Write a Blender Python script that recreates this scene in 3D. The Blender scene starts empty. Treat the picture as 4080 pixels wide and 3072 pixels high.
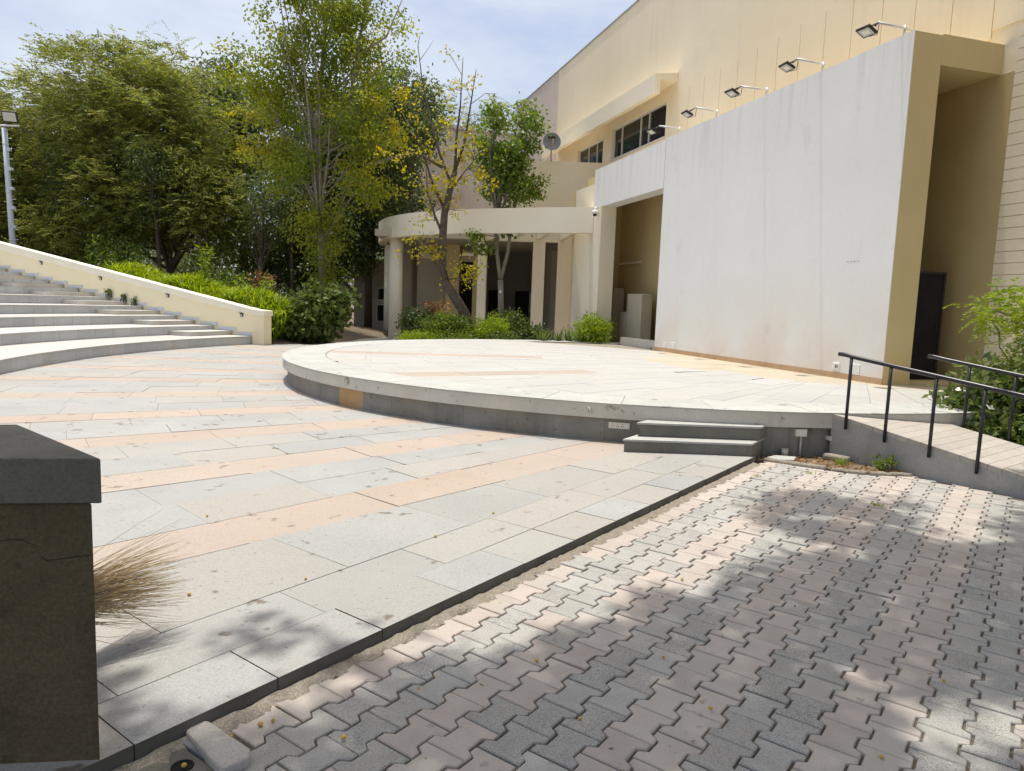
import bpy, math, random
import numpy as np
from math import sin, cos, pi, radians, atan2, sqrt, hypot, degrees
from mathutils import Vector, Matrix

random.seed(7)
rng = np.random.default_rng(7)
scene = bpy.context.scene
COL = scene.collection

# ------------------------------------------------------------------ camera
CAM_H, PITCH, ROLL = 1.55, radians(6.53), math.atan(0.0356)
_f = Vector((0, cos(PITCH), -sin(PITCH))); _r0 = Vector((1, 0, 0)); _u0 = _r0.cross(_f)
_r = _r0*cos(ROLL) + _u0*sin(ROLL); _u = _u0*cos(ROLL) - _r0*sin(ROLL)
cam_data = bpy.data.cameras.new('camera'); cam = bpy.data.objects.new('camera', cam_data)
COL.objects.link(cam); scene.camera = cam
cam_data.sensor_width = 36.0; cam_data.lens = 36.0*2833/4080
cam_data.clip_start = 0.05; cam_data.clip_end = 3000
cam.matrix_world = Matrix(((_r.x, _u.x, -_f.x, 0), (_r.y, _u.y, -_f.y, 0), (_r.z, _u.z, -_f.z, CAM_H), (0, 0, 0, 1)))

# ------------------------------------------------------------------ light
SUN = Vector((-0.086, 0.106, 1.0)).normalized()        # direction towards the sun
sun_data = bpy.data.lights.new('sun', 'SUN'); sun = bpy.data.objects.new('sun', sun_data); COL.objects.link(sun)
sun_data.energy = 3.1; sun_data.angle = radians(0.55); sun_data.color = (1.0, 0.95, 0.87)
sun.rotation_euler = SUN.to_track_quat('Z', 'Y').to_euler(); sun.location = (0, 0, 40)

world = bpy.data.worlds.new('World'); scene.world = world; world.use_nodes = True
wn, wl = world.node_tree.nodes, world.node_tree.links
wn.clear()
w_out = wn.new('ShaderNodeOutputWorld'); w_bg = wn.new('ShaderNodeBackground')
sky = wn.new('ShaderNodeTexSky'); sky.sky_type = 'NISHITA'; sky.sun_disc = False
sky.sun_elevation = math.asin(SUN.z); sky.sun_rotation = atan2(SUN.x, SUN.y)
sky.air_density = 0.85; sky.dust_density = 5.0; sky.ozone_density = 0.6; sky.altitude = 80
tc = wn.new('ShaderNodeTexCoord'); mp = wn.new('ShaderNodeMapping'); mp.inputs['Scale'].default_value = (1.0, 1.0, 2.6)
mp.inputs['Location'].default_value = (0.35, 0.1, 0.0)
nz = wn.new('ShaderNodeTexNoise'); nz.inputs['Scale'].default_value = 2.3; nz.inputs['Detail'].default_value = 7
nz.inputs['Roughness'].default_value = 0.56
rmp = wn.new('ShaderNodeValToRGB'); rmp.color_ramp.elements[0].position = 0.38; rmp.color_ramp.elements[1].position = 0.70
rmp.color_ramp.elements[1].color = (0.9, 0.9, 0.9, 1)
cmx = wn.new('ShaderNodeMix'); cmx.data_type = 'RGBA'; cmx.inputs[7].default_value = (4.3, 4.55, 4.85, 1)
wl.new(tc.outputs['Generated'], mp.inputs['Vector']); wl.new(mp.outputs[0], nz.inputs['Vector'])
wl.new(nz.outputs[0], rmp.inputs[0]); wl.new(rmp.outputs[0], cmx.inputs[0]); wl.new(sky.outputs[0], cmx.inputs[6])
wl.new(cmx.outputs[2], w_bg.inputs['Color']); w_bg.inputs['Strength'].default_value = 0.15
wl.new(w_bg.outputs[0], w_out.inputs['Surface'])

scene.view_settings.view_transform = 'Standard'; scene.view_settings.look = 'None'
scene.view_settings.gamma = 1.0; scene.view_settings.exposure = 0.45
scene.render.engine = 'CYCLES'
scene.cycles.max_bounces = 8; scene.cycles.diffuse_bounces = 5; scene.cycles.transmission_bounces = 4
scene.cycles.transparent_max_bounces = 4

# ------------------------------------------------------------------ object helpers
def props(o, label=None, cat=None, group=None, kind=None):
    if label: o['label'] = label
    if cat: o['category'] = cat
    if group: o['group'] = group
    if kind: o['kind'] = kind
    return o

def empty(name, loc, label, cat, group=None, rz=0.0):
    o = bpy.data.objects.new(name, None); COL.objects.link(o)
    o.location = loc; o.rotation_euler = (0, 0, rz); o.empty_display_size = 0.2
    return props(o, label, cat, group)

def put(name, me, parent=None, **kw):
    o = bpy.data.objects.new(name, me); COL.objects.link(o)
    if parent is not None:
        o.parent = parent
        o.matrix_parent_inverse = world_of(parent).inverted()
    return props(o, **kw)

def world_of(o):
    m = Matrix.LocRotScale(o.location, o.rotation_euler, o.scale)
    if o.parent is not None:
        return world_of(o.parent) @ o.matrix_parent_inverse @ m
    return m

def copy_tree(o, parent=None):
    c = o.copy(); COL.objects.link(c); c.parent = parent
    for ch in list(KIDS.get(o.name, [])):
        copy_tree(ch, c)
    return c
KIDS = {}

class MB:
    """collects faces, all in world coordinates unless an object is placed later"""
    def __init__(s): s.v = []; s.f = []; s.m = []; s.sm = []
    def add(s, vs, fs, m=0, smooth=False):
        b = len(s.v); s.v += [tuple(p) for p in vs]
        for f in fs: s.f.append([b+i for i in f]); s.m.append(m); s.sm.append(smooth)
        return s
    def obox(s, o, ax, ay, az, a, b, c, m=0):
        o = Vector(o); ax = Vector(ax); ay = Vector(ay); az = Vector(az)
        vs = [o + ax*i + ay*j + az*k for k in c for j in b for i in a]
        fs = [(0, 2, 3, 1), (4, 5, 7, 6), (0, 1, 5, 4), (2, 6, 7, 3), (0, 4, 6, 2), (1, 3, 7, 5)]
        if ax.cross(ay).dot(az) < 0: fs = [tuple(reversed(f)) for f in fs]
        return s.add(vs, fs, m)
    def box(s, x0, x1, y0, y1, z0, z1, m=0):
        return s.obox((0, 0, 0), (1, 0, 0), (0, 1, 0), (0, 0, 1), (x0, x1), (y0, y1), (z0, z1), m)
    def prism(s, poly, z0, z1, m=0):
        poly = [tuple(p[:2]) for p in poly]; n = len(poly)
        area = sum(poly[i][0]*poly[(i+1) % n][1] - poly[(i+1) % n][0]*poly[i][1] for i in range(n))
        if area < 0: poly = poly[::-1]
        g = lambda z, p: z(*p) if callable(z) else z
        vs = [(p[0], p[1], g(z0, p)) for p in poly] + [(p[0], p[1], g(z1, p)) for p in poly]
        fs = [tuple(range(n-1, -1, -1)), tuple(range(n, 2*n))] + [(i, (i+1) % n, n+(i+1) % n, n+i) for i in range(n)]
        return s.add(vs, fs, m)
    def tube(s, pts, rad, n=8, m=0, cap=True):
        pts = [Vector(p) for p in pts]
        if not hasattr(rad, '__len__'): rad = [rad]*len(pts)
        base = []; up = None; vs = []
        for i, p in enumerate(pts):
            t = (pts[min(i+1, len(pts)-1)] - pts[max(i-1, 0)])
            if t.length < 1e-9: t = Vector((0, 0, 1))
            t.normalize()
            if up is None:
                up = Vector((0, 0, 1)) if abs(t.z) < .9 else Vector((1, 0, 0))
            x = up.cross(t)
            if x.length < 1e-6: x = Vector((1, 0, 0)).cross(t)
            x.normalize(); y = t.cross(x); up = y
            for k in range(n):
                a = 2*pi*k/n; vs.append(p + x*(cos(a)*rad[i]) + y*(sin(a)*rad[i]))
        fs = []
        for i in range(len(pts)-1):
            for k in range(n):
                fs.append((i*n+k, i*n+(k+1) % n, (i+1)*n+(k+1) % n, (i+1)*n+k))
        s.add(vs, fs, m, True)
        if cap:
            b = len(s.v) - len(vs)
            s.f.append([b+k for k in range(n-1, -1, -1)]); s.m.append(m); s.sm.append(False)
            e = b + (len(pts)-1)*n
            s.f.append([e+k for k in range(n)]); s.m.append(m); s.sm.append(False)
        return s
    def lathe(s, o, prof, n=24, m=0, axis=(0, 0, 1)):
        o = Vector(o); az = Vector(axis).normalized(); ax = az.orthogonal().normalized(); ay = az.cross(ax)
        vs = [o + az*z + (ax*cos(2*pi*k/n) + ay*sin(2*pi*k/n))*r for r, z in prof for k in range(n)]
        fs = [(i*n+k, i*n+(k+1) % n, (i+1)*n+(k+1) % n, (i+1)*n+k) for i in range(len(prof)-1) for k in range(n)]
        return s.add(vs, fs, m, True)
    def arc(s, c, r0, r1, a0, a1, z0, z1, n=8, m=0):
        """solid ring segment, angles in degrees"""
        vs = []
        for i in range(n+1):
            a = radians(a0 + (a1-a0)*i/n)
            for r in (r0, r1):
                for z in (z0, z1): vs.append((c[0]+r*cos(a), c[1]+r*sin(a), z))
        fs = []
        for i in range(n):
            b = 4*i; e = b+4
            fs += [(b+0, b+1, e+1, e+0), (b+2, e+2, e+3, b+3), (b+1, b+3, e+3, e+1), (b+0, e+0, e+2, b+2)]
        fs += [(0, 2, 3, 1), (4*n+0, 4*n+1, 4*n+3, 4*n+2)]
        return s.add(vs, fs, m)
    def mesh(s, name, mats, rnd=None):
        me = bpy.data.meshes.new(name); me.from_pydata(s.v, [], s.f)
        for mt in (mats if isinstance(mats, (list, tuple)) else [mats]): me.materials.append(mt)
        me.polygons.foreach_set('material_index', s.m); me.polygons.foreach_set('use_smooth', s.sm)
        if rnd is not None:
            at = me.attributes.new('rnd', 'FLOAT', 'FACE'); at.data.foreach_set('value', rnd)
        me.update(); return me
    def build(s, name, mats, parent=None, bevel=0, **kw):
        o = put(name, s.mesh(name, mats), parent, **kw)
        if bevel:
            md = o.modifiers.new('bevel', 'BEVEL'); md.width = bevel; md.segments = 2; md.limit_method = 'ANGLE'
        return o

def clip(poly, p, n):
    """keep the side of the line through p where (q-p).n >= 0"""
    out = []
    for i in range(len(poly)):
        a, b = poly[i], poly[(i+1) % len(poly)]
        da = (a[0]-p[0])*n[0] + (a[1]-p[1])*n[1]; db = (b[0]-p[0])*n[0] + (b[1]-p[1])*n[1]
        if da >= 0: out.append(a)
        if (da >= 0) != (db >= 0):
            t = da/(da-db); out.append((a[0]+(b[0]-a[0])*t, a[1]+(b[1]-a[1])*t))
    return out
def clip_circle(poly, c, R, n=72):
    for i in range(n):
        a = 2*pi*(i+.5)/n; q = (cos(a), sin(a)); Rr = R*cos(pi/n)
        if all((p[0]-c[0])*q[0]+(p[1]-c[1])*q[1] < Rr-1e-9 for p in poly): continue
        poly = clip(poly, (c[0]+q[0]*Rr, c[1]+q[1]*Rr), (-q[0], -q[1]))
        if len(poly) < 3: return []
    return poly
def area(p): return abs(sum(p[i][0]*p[(i+1) % len(p)][1]-p[(i+1) % len(p)][0]*p[i][1] for i in range(len(p))))/2
def inset(poly, d):
    """shrink a convex polygon by d"""
    n = len(poly)
    if sum(poly[i][0]*poly[(i+1) % n][1]-poly[(i+1) % n][0]*poly[i][1] for i in range(n)) < 0: poly = poly[::-1]
    q = list(poly)
    for i in range(n):
        a, b = poly[i], poly[(i+1) % n]; L = hypot(b[0]-a[0], b[1]-a[1])
        if L < 1e-6: continue
        nx, ny = -(b[1]-a[1])/L, (b[0]-a[0])/L
        q = clip(q, (a[0]+nx*d, a[1]+ny*d), (nx, ny))
        if len(q) < 3: return []
    return q
def project(p):
    v = Vector(p) - Vector((0, 0, CAM_H)); z = v.dot(_f)
    if z < .05: return None
    return 2040+2833*v.dot(_r)/z, 1536-2833*v.dot(_u)/z

# ------------------------------------------------------------------ materials
def surf(name, c1, c2, scale=2.0, rough=0.85, bump=0.15, bscale=60.0, var=0.0, spots=0.0, spotcol=(.1, .08, .06), spotscale=9.0,
         streak=0.0, streakcol=(.12, .11, .1), metal=0.0, spec=0.3, fine=0.0, hue=None, dirt=None, bdist=0.004, worm=0.0, huefac=.55, drip=None):
    """stone / plaster / paint: two tones in noise, per-piece variation, spots, vertical streaks, fine grain, relief"""
    m = bpy.data.materials.new(name); m.use_nodes = True
    N, L = m.node_tree.nodes, m.node_tree.links; N.clear()
    out = N.new('ShaderNodeOutputMaterial'); b = N.new('ShaderNodeBsdfPrincipled'); L.new(b.outputs[0], out.inputs[0])
    geo = N.new('ShaderNodeNewGeometry'); pos = geo.outputs['Position']
    def noise(sc, det=4, rg=.55, vec=pos, dim='3D'):
        n = N.new('ShaderNodeTexNoise'); n.inputs['Scale'].default_value = sc; n.inputs['Detail'].default_value = det
        n.inputs['Roughness'].default_value = rg; L.new(vec, n.inputs['Vector']); return n.outputs[0]
    def ramp(v, lo, hi):
        r = N.new('ShaderNodeMapRange'); r.inputs[1].default_value = lo; r.inputs[2].default_value = hi; L.new(v, r.inputs[0]); return r.outputs[0]
    def mix(fac, a, bcol, blend='MIX'):
        x = N.new('ShaderNodeMix'); x.data_type = 'RGBA'; x.blend_type = blend
        for sock, val in ((0, fac), (6, a), (7, bcol)):
            if isinstance(val, bpy.types.NodeSocket): L.new(val, x.inputs[sock])
            else: x.inputs[sock].default_value = val if not isinstance(val, tuple) else (*val, 1)
        return x.outputs[2]
    def mul(a, k):
        x = N.new('ShaderNodeMath'); x.operation = 'MULTIPLY'
        for i, val in enumerate((a, k)):
            if isinstance(val, bpy.types.NodeSocket): L.new(val, x.inputs[i])
            else: x.inputs[i].default_value = val
        return x.outputs[0]
    col = mix(ramp(noise(scale, 5, .6), .3, .7), c1, c2)
    if var or hue:
        at = N.new('ShaderNodeAttribute'); at.attribute_name = 'rnd'; oi = N.new('ShaderNodeObjectInfo')
        ad = N.new('ShaderNodeMath'); ad.operation = 'ADD'; L.new(at.outputs['Fac'], ad.inputs[0]); L.new(oi.outputs['Random'], ad.inputs[1])
        fr = N.new('ShaderNodeMath'); fr.operation = 'FRACT'; L.new(ad.outputs[0], fr.inputs[0])
        if hue is not None:
            x2 = N.new('ShaderNodeMath'); x2.operation = 'MULTIPLY'; x2.inputs[1].default_value = 7.31; L.new(fr.outputs[0], x2.inputs[0])
            f2 = N.new('ShaderNodeMath'); f2.operation = 'FRACT'; L.new(x2.outputs[0], f2.inputs[0])
            col = mix(mul(ramp(f2.outputs[0], .3, .95), huefac), col, hue)
        if worm:
            x3 = N.new('ShaderNodeMath'); x3.operation = 'MULTIPLY'; x3.inputs[1].default_value = 3.77; L.new(fr.outputs[0], x3.inputs[0])
            f3 = N.new('ShaderNodeMath'); f3.operation = 'FRACT'; L.new(x3.outputs[0], f3.inputs[0])
            col = mix(mul(mul(ramp(noise(190, 3, .6), .48, .62), ramp(f3.outputs[0], -.25, .9)), worm), col, (.10, .10, .095))
        hs = N.new('ShaderNodeHueSaturation'); L.new(col, hs.inputs['Color'])
        mr = N.new('ShaderNodeMapRange'); mr.inputs[3].default_value = 1-var; mr.inputs[4].default_value = 1+var; L.new(fr.outputs[0], mr.inputs[0])
        L.new(mr.outputs[0], hs.inputs['Value']); col = hs.outputs[0]
    if streak:
        mp = N.new('ShaderNodeMapping'); mp.inputs['Scale'].default_value = (3.2, 3.2, .22); L.new(pos, mp.inputs['Vector'])
        col = mix(mul(mul(ramp(noise(1.6, 5, .6, mp.outputs[0]), .52, .75), ramp(noise(.5, 2), .4, .65)), streak), col, streakcol)
    if drip is not None:     # (ztop, length, colour, strength): run-off stains hanging from a ledge
        sx = N.new('ShaderNodeSeparateXYZ'); L.new(pos, sx.inputs[0])
        mp = N.new('ShaderNodeMapping'); mp.inputs['Scale'].default_value = (2.2, 2.2, .10); L.new(pos, mp.inputs['Vector'])
        fall = ramp(sx.outputs[2], drip[0]-drip[1], drip[0])
        col = mix(mul(mul(fall, ramp(noise(2.4, 6, .65, mp.outputs[0]), .50, .66)), drip[3]), col, drip[2])
    if dirt is not None:     # (z0, z1, colour, strength): grime rising from the foot of a wall
        sx = N.new('ShaderNodeSeparateXYZ'); L.new(pos, sx.inputs[0])
        col = mix(mul(mul(ramp(sx.outputs[2], dirt[1], dirt[0]), ramp(noise(1.1, 4), .3, .65)), dirt[3]), col, dirt[2])
    if spots:
        col = mix(mul(ramp(noise(spotscale, 3, .5), .66, .72), spots), col, spotcol)
        col = mix(mul(ramp(noise(spotscale*4.3, 2, .5), .67, .72), spots*.65), col, spotcol)
    if fine:
        col = mix(fine, col, mix(ramp(noise(bscale*3, 3, .7), .35, .65), (.02, .02, .02), (.98, .98, .98)), 'OVERLAY')
    L.new(col, b.inputs['Base Color'])
    b.inputs['Roughness'].default_value = rough; b.inputs['Metallic'].default_value = metal
    b.inputs['Specular IOR Level'].default_value = spec
    if bump:
        bp = N.new('ShaderNodeBump'); bp.inputs['Strength'].default_value = bump; bp.inputs['Distance'].default_value = bdist
        L.new(noise(bscale, 4, .6), bp.inputs['Height']); L.new(bp.outputs[0], b.inputs['Normal'])
    return m

def leafmat(name, cols, trans=0.35, rough=0.45, spec=.35):
    m = bpy.data.materials.new(name); m.use_nodes = True
    N, L = m.node_tree.nodes, m.node_tree.links; N.clear()
    out = N.new('ShaderNodeOutputMaterial'); b = N.new('ShaderNodeBsdfPrincipled'); t = N.new('ShaderNodeBsdfTranslucent')
    mx = N.new('ShaderNodeMixShader'); mx.inputs[0].default_value = trans
    at = N.new('ShaderNodeAttribute'); at.attribute_name = 'rnd'
    r = N.new('ShaderNodeValToRGB'); e = r.color_ramp.elements
    while len(e) < len(cols): e.new(.5)
    for i, c in enumerate(cols):
        e[i].position = i/(len(cols)-1); e[i].color = (*c, 1)
    L.new(at.outputs['Fac'], r.inputs[0]); L.new(r.outputs[0], b.inputs['Base Color'])
    hs = N.new('ShaderNodeHueSaturation'); hs.inputs['Value'].default_value = 1.35; hs.inputs['Saturation'].default_value = 1.1
    hs.inputs['Hue'].default_value = .487
    L.new(r.outputs[0], hs.inputs['Color']); L.new(hs.outputs[0], t.inputs['Color'])
    b.inputs['Roughness'].default_value = rough; b.inputs['Specular IOR Level'].default_value = spec
    L.new(b.outputs[0], mx.inputs[1]); L.new(t.outputs[0], mx.inputs[2]); L.new(mx.outputs[0], out.inputs[0])
    return m

M = {}
M['soil'] = surf('soil', (.13, .10, .07), (.21, .165, .115), 3, .95, .6, 25, fine=.2, bdist=.02)
M['dust'] = surf('dust', (.14, .115, .085), (.205, .172, .13), 5, .95, .5, 70, fine=.25, bdist=.006)
M['slab_grey'] = surf('slab_grey', (.305, .31, .30), (.36, .36, .345), 1.1, .72, .12, 40, var=.04, spots=.85, spotcol=(.15, .12, .09), spotscale=7, fine=.14, hue=(.365, .335, .29), huefac=.65, bdist=.003)
M['slab_pink'] = surf('slab_pink', (.375, .308, .248), (.415, .348, .288), 1.3, .72, .12, 40, var=.035, spots=.8, spotcol=(.19, .135, .10), spotscale=7, fine=.14, hue=(.385, .335, .29))
M['slab_white'] = surf('slab_white', (.395, .395, .38), (.44, .435, .415), 1.0, .7, .1, 40, var=.03, spots=.4, spotcol=(.25, .22, .19), spotscale=4, fine=.08, hue=(.43, .41, .37))
M['slab_yellow'] = surf('slab_yellow', (.43, .38, .285), (.47, .42, .325), 1.8, .72, .1, 40, var=.05, fine=.06)
M['slab_rim'] = surf('slab_rim', (.38, .385, .36), (.46, .46, .435), 3, .75, .15, 40, var=.05, spots=.6, spotcol=(.19, .18, .15), spotscale=5, fine=.12)
M['shaded_kerb_side'] = surf('shaded_kerb_side', (.085, .08, .068), (.14, .13, .11), 6, .9, .3, 40, streak=.5)  # unlit face and shadow gap below the slab put into this dark colour
M['paver_pink'] = surf('paver_pink', (.415, .36, .315), (.475, .415, .365), 7, .9, .5, 220, var=.07, spots=.5, spotcol=(.22, .18, .145), spotscale=14, fine=.25, hue=(.45, .415, .37))
M['paver_grey'] = surf('paver_grey', (.375, .365, .335), (.455, .44, .405), 7, .9, .7, 260, var=.08, spots=.45, spotcol=(.17, .155, .13), spotscale=14, fine=.4, hue=(.45, .42, .37), worm=.7)
M['mortar'] = surf('mortar', (.26, .23, .18), (.34, .30, .245), 9, .95, .9, 45, fine=.3, spots=.4, bdist=.02)
M['joint_sand'] = surf('joint_sand', (.21, .19, .155), (.28, .255, .21), 6, .95, .5, 60, fine=.2)
M['white_wall'] = surf('white_wall', (.79, .79, .765), (.845, .84, .81), .55, .8, .16, 5, streak=.22, streakcol=(.55, .55, .53), spots=.22, spotcol=(.58, .56, .53), spotscale=1.7, dirt=(.5, 2.4, (.72, .61, .51), .7), drip=(5.77, 1.5, (.42, .42, .41), .26), fine=.05, bdist=.015)
M['cream'] = surf('cream', (.79, .69, .51), (.87, .78, .605), .35, .85, .3, 14, streak=.30, streakcol=(.60, .53, .43), spots=.15, spotcol=(.66, .58, .46), spotscale=1.1, drip=(11.4, 3.0, (.58, .52, .43), .22), fine=.06, bdist=.008)
M['cream_pale'] = surf('cream_pale', (.81, .73, .575), (.87, .80, .65), .6, .85, .3, 14, streak=.25, streakcol=(.62, .55, .44), fine=.06, bdist=.008)
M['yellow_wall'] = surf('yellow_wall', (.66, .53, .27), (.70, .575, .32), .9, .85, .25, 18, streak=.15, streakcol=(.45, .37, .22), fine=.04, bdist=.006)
M['shaded_recess_wall'] = surf('shaded_recess_wall', (.52, .41, .20), (.57, .46, .24), .9, .9, .25, 18, streak=.2, streakcol=(.36, .29, .16), fine=.04, bdist=.006)  # yellow wall paint darkened, recess shade put into the colour
M['pink_wall'] = surf('pink_wall', (.62, .53, .46), (.70, .61, .53), .7, .9, .3, 12, streak=.8, streakcol=(.40, .34, .31), bdist=.008)
M['shaded_wall'] = surf('shaded_wall', (.45, .40, .31), (.52, .46, .36), .8, .9, .2, 14, streak=.4)  # shade under roofs and in openings put into the wall colour
M['side_wall'] = surf('side_wall', (.86, .755, .50), (.88, .79, .55), .9, .85, .2, 20, streak=.15, streakcol=(.6, .5, .33), dirt=(.1, .9, (.6, .5, .35), .4))
M['coping'] = surf('coping', (.83, .77, .60), (.86, .81, .66), 1.2, .8, .2, 20, streak=.1)
M['tread'] = surf('tread', (.44, .43, .40), (.50, .49, .46), 1.3, .75, .12, 40, var=.05, spots=.25, spotcol=(.3, .27, .23), fine=.06)
M['riser'] = surf('riser', (.44, .445, .445), (.52, .525, .52), 1.8, .75, .12, 40, var=.07, streak=.45, streakcol=(.28, .28, .27), fine=.06)
M['riser_warm'] = surf('riser_warm', (.52, .48, .42), (.58, .54, .48), 1.8, .75, .12, 40, var=.07, streak=.3)
M['skirt_tile'] = surf('skirt_tile', (.55, .57, .58), (.62, .63, .63), 2, .6, .1, 40, var=.05)
M['band'] = surf('band', (.54, .51, .44), (.62, .59, .52), 2.2, .8, .3, 30, spots=.85, spotcol=(.20, .18, .14), spotscale=3.0, streak=.55, streakcol=(.28, .25, .2), fine=.1, bdist=.006)
M['stage_side'] = surf('stage_side', (.205, .195, .17), (.30, .285, .25), 2.4, .8, .3, 30, var=.10, streak=.95, streakcol=(.05, .047, .04), spots=.6, spotcol=(.09, .085, .07), spotscale=4, fine=.1)
M['stage_orange'] = surf('stage_orange', (.40, .26, .13), (.52, .345, .18), 2.4, .8, .2, 30, streak=.7, streakcol=(.22, .16, .10), spots=.5, spotcol=(.25, .19, .13), spotscale=5)
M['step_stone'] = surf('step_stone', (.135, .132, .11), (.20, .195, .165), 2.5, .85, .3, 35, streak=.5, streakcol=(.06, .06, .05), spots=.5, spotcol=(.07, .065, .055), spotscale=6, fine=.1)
M['concrete'] = surf('concrete', (.30, .30, .285), (.40, .39, .365), 2.6, .92, .5, 40, streak=.6, streakcol=(.15, .15, .14), spots=.4, spotcol=(.16, .15, .14), fine=.15, bdist=.008)
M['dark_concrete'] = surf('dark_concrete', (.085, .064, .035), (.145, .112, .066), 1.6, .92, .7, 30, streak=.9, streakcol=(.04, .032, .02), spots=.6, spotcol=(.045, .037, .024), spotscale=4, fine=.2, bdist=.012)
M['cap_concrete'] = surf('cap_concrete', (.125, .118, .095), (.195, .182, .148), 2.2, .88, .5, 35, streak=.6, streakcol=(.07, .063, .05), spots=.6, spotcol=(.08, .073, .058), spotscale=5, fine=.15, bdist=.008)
M['ramp_deck'] = surf('ramp_deck', (.38, .345, .30), (.45, .415, .365), 3, .9, .4, 70, var=.05, spots=.4, spotcol=(.23, .20, .16), fine=.2)
M['skirting'] = surf('skirting', (.50, .33, .19), (.58, .40, .25), 3, .8, .2, 40, streak=.4, streakcol=(.32, .2, .12), spots=.3)
M['black_rail'] = surf('black_rail', (.012, .012, .016), (.022, .022, .026), 8, .32, .05, 80, spec=.5)
M['black_metal'] = surf('black_metal', (.014, .013, .013), (.028, .026, .026), 8, .5, .05, 60, spec=.4)
M['black_door'] = surf('black_door', (.012, .010, .013), (.020, .017, .020), 3, .75, .1, 30, spec=.2)
M['galv'] = surf('galv', (.62, .63, .64), (.72, .73, .74), 6, .38, .05, 60, metal=.3, spec=.5)
M['steel'] = surf('steel', (.48, .52, .60), (.56, .60, .66), 5, .45, .05, 60, spec=.5, var=.02)
M['grey_dish'] = surf('grey_dish', (.20, .215, .225), (.25, .265, .275), 4, .5, .05, 60, spec=.4)
M['plastic'] = surf('plastic', (.74, .71, .60), (.80, .77, .67), 6, .45, .02, 60, spec=.4, spots=.2)
M['white_plastic'] = surf('white_plastic', (.78, .78, .76), (.82, .82, .80), 6, .45, .02, 60, spec=.4)
M['dark_hole'] = surf('dark_hole', (.01, .01, .01), (.02, .02, .02), 6, .9, 0)
M['lens'] = surf('lens', (.42, .46, .44), (.54, .57, .54), 40, .12, .3, 120, spec=.6)
M['pane'] = surf('pane', (.014, .018, .024), (.028, .034, .042), .7, .06, .02, 3, spec=.5)  # darkness of the unlit room behind put into the glass colour
M['frame'] = surf('frame', (.58, .58, .57), (.66, .66, .65), 5, .5, .02, 60, spec=.4)
M['mesh_bar'] = surf('mesh_bar', (.05, .04, .045), (.08, .07, .07), 5, .6, 0)
M['path'] = surf('path', (.40, .37, .33), (.48, .445, .40), 3, .9, .4, 40, spots=.4, spotcol=(.25, .22, .18), fine=.15)
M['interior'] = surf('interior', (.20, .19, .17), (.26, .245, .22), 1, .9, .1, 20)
M['bark'] = surf('bark', (.075, .058, .042), (.145, .115, .088), 6, .95, 1.0, 26, fine=.2, bdist=.03)
M['bark_grey'] = surf('bark_grey', (.22, .19, .15), (.33, .30, .25), 4, .95, .8, 30, fine=.2, bdist=.015)
M['bark_dark'] = surf('bark_dark', (.07, .055, .04), (.13, .105, .08), 4, .95, .8, 30, bdist=.02)
M['straw'] = surf('straw', (.46, .35, .19), (.64, .51, .31), 30, .8, 0)
M['handle'] = surf('handle', (.18, .10, .06), (.25, .15, .09), 8, .6, .1)
M['iron'] = surf('iron', (.13, .135, .16), (.20, .205, .225), 8, .6, .2, 60, spots=.5, spotcol=(.16, .10, .06), spotscale=20, spec=.4)
M['fruit'] = surf('fruit', (.46, .28, .05), (.56, .38, .08), 60, .6, .2, 60)
M['wire'] = surf('wire', (.015, .015, .015), (.02, .02, .02), 8, .6, 0)
M['dryleaf'] = leafmat('dryleaf', [(.20, .09, .035), (.36, .20, .08), (.48, .32, .14)], .15, .8, .1)
M['lf_acacia'] = leafmat('lf_acacia', [(.10, .135, .03), (.165, .20, .042), (.23, .255, .055), (.32, .32, .075)], .5)
M['lf_pale'] = leafmat('lf_pale', [(.18, .20, .11), (.25, .265, .135), (.31, .32, .16)], .48)
M['lf_dark'] = leafmat('lf_dark', [(.034, .058, .02), (.062, .095, .028), (.10, .138, .04), (.16, .195, .055)], .38)
M['lf_yellow'] = leafmat('lf_yellow', [(.13, .195, .03), (.195, .255, .034), (.27, .31, .036), (.39, .365, .038)], .5)
M['lf_gold'] = leafmat('lf_gold', [(.30, .32, .03), (.42, .385, .03), (.52, .41, .03)], .48)
M['lf_fresh'] = leafmat('lf_fresh', [(.085, .15, .022), (.135, .205, .03), (.19, .26, .042)], .46)
M['lf_grass'] = leafmat('lf_grass', [(.12, .20, .014), (.185, .275, .02), (.26, .35, .03), (.33, .40, .05)], .45)
M['lf_bush'] = leafmat('lf_bush', [(.055, .09, .022), (.095, .135, .03), (.145, .185, .042)], .3, .5, .25)
M['lf_varieg'] = leafmat('lf_varieg', [(.045, .085, .02), (.09, .14, .03), (.16, .20, .05), (.30, .34, .14)], .3, .3, .5)
M['lf_far'] = leafmat('lf_far', [(.08, .11, .04), (.125, .16, .052), (.175, .21, .07)], .42)
# ================================================================== setting
ZP = 0.07          # plaza level
ZS = 0.505         # stage level
PC = (7.3, 14.8)   # centre of the radial paving pattern
SC, SR = (2.67, 14.63), 7.06     # stage circle
AC, AR = (5.25, 15.6), 14.35     # seating circle
KD = (0.594, 0.805); KN = (0.805, -0.594)     # along the plaza kerb / out over the pavers
K0 = (-0.603, 2.985)
def kp(s, o): return (K0[0]+KD[0]*s+KN[0]*o, K0[1]+KD[1]*s+KN[1]*o)

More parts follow.
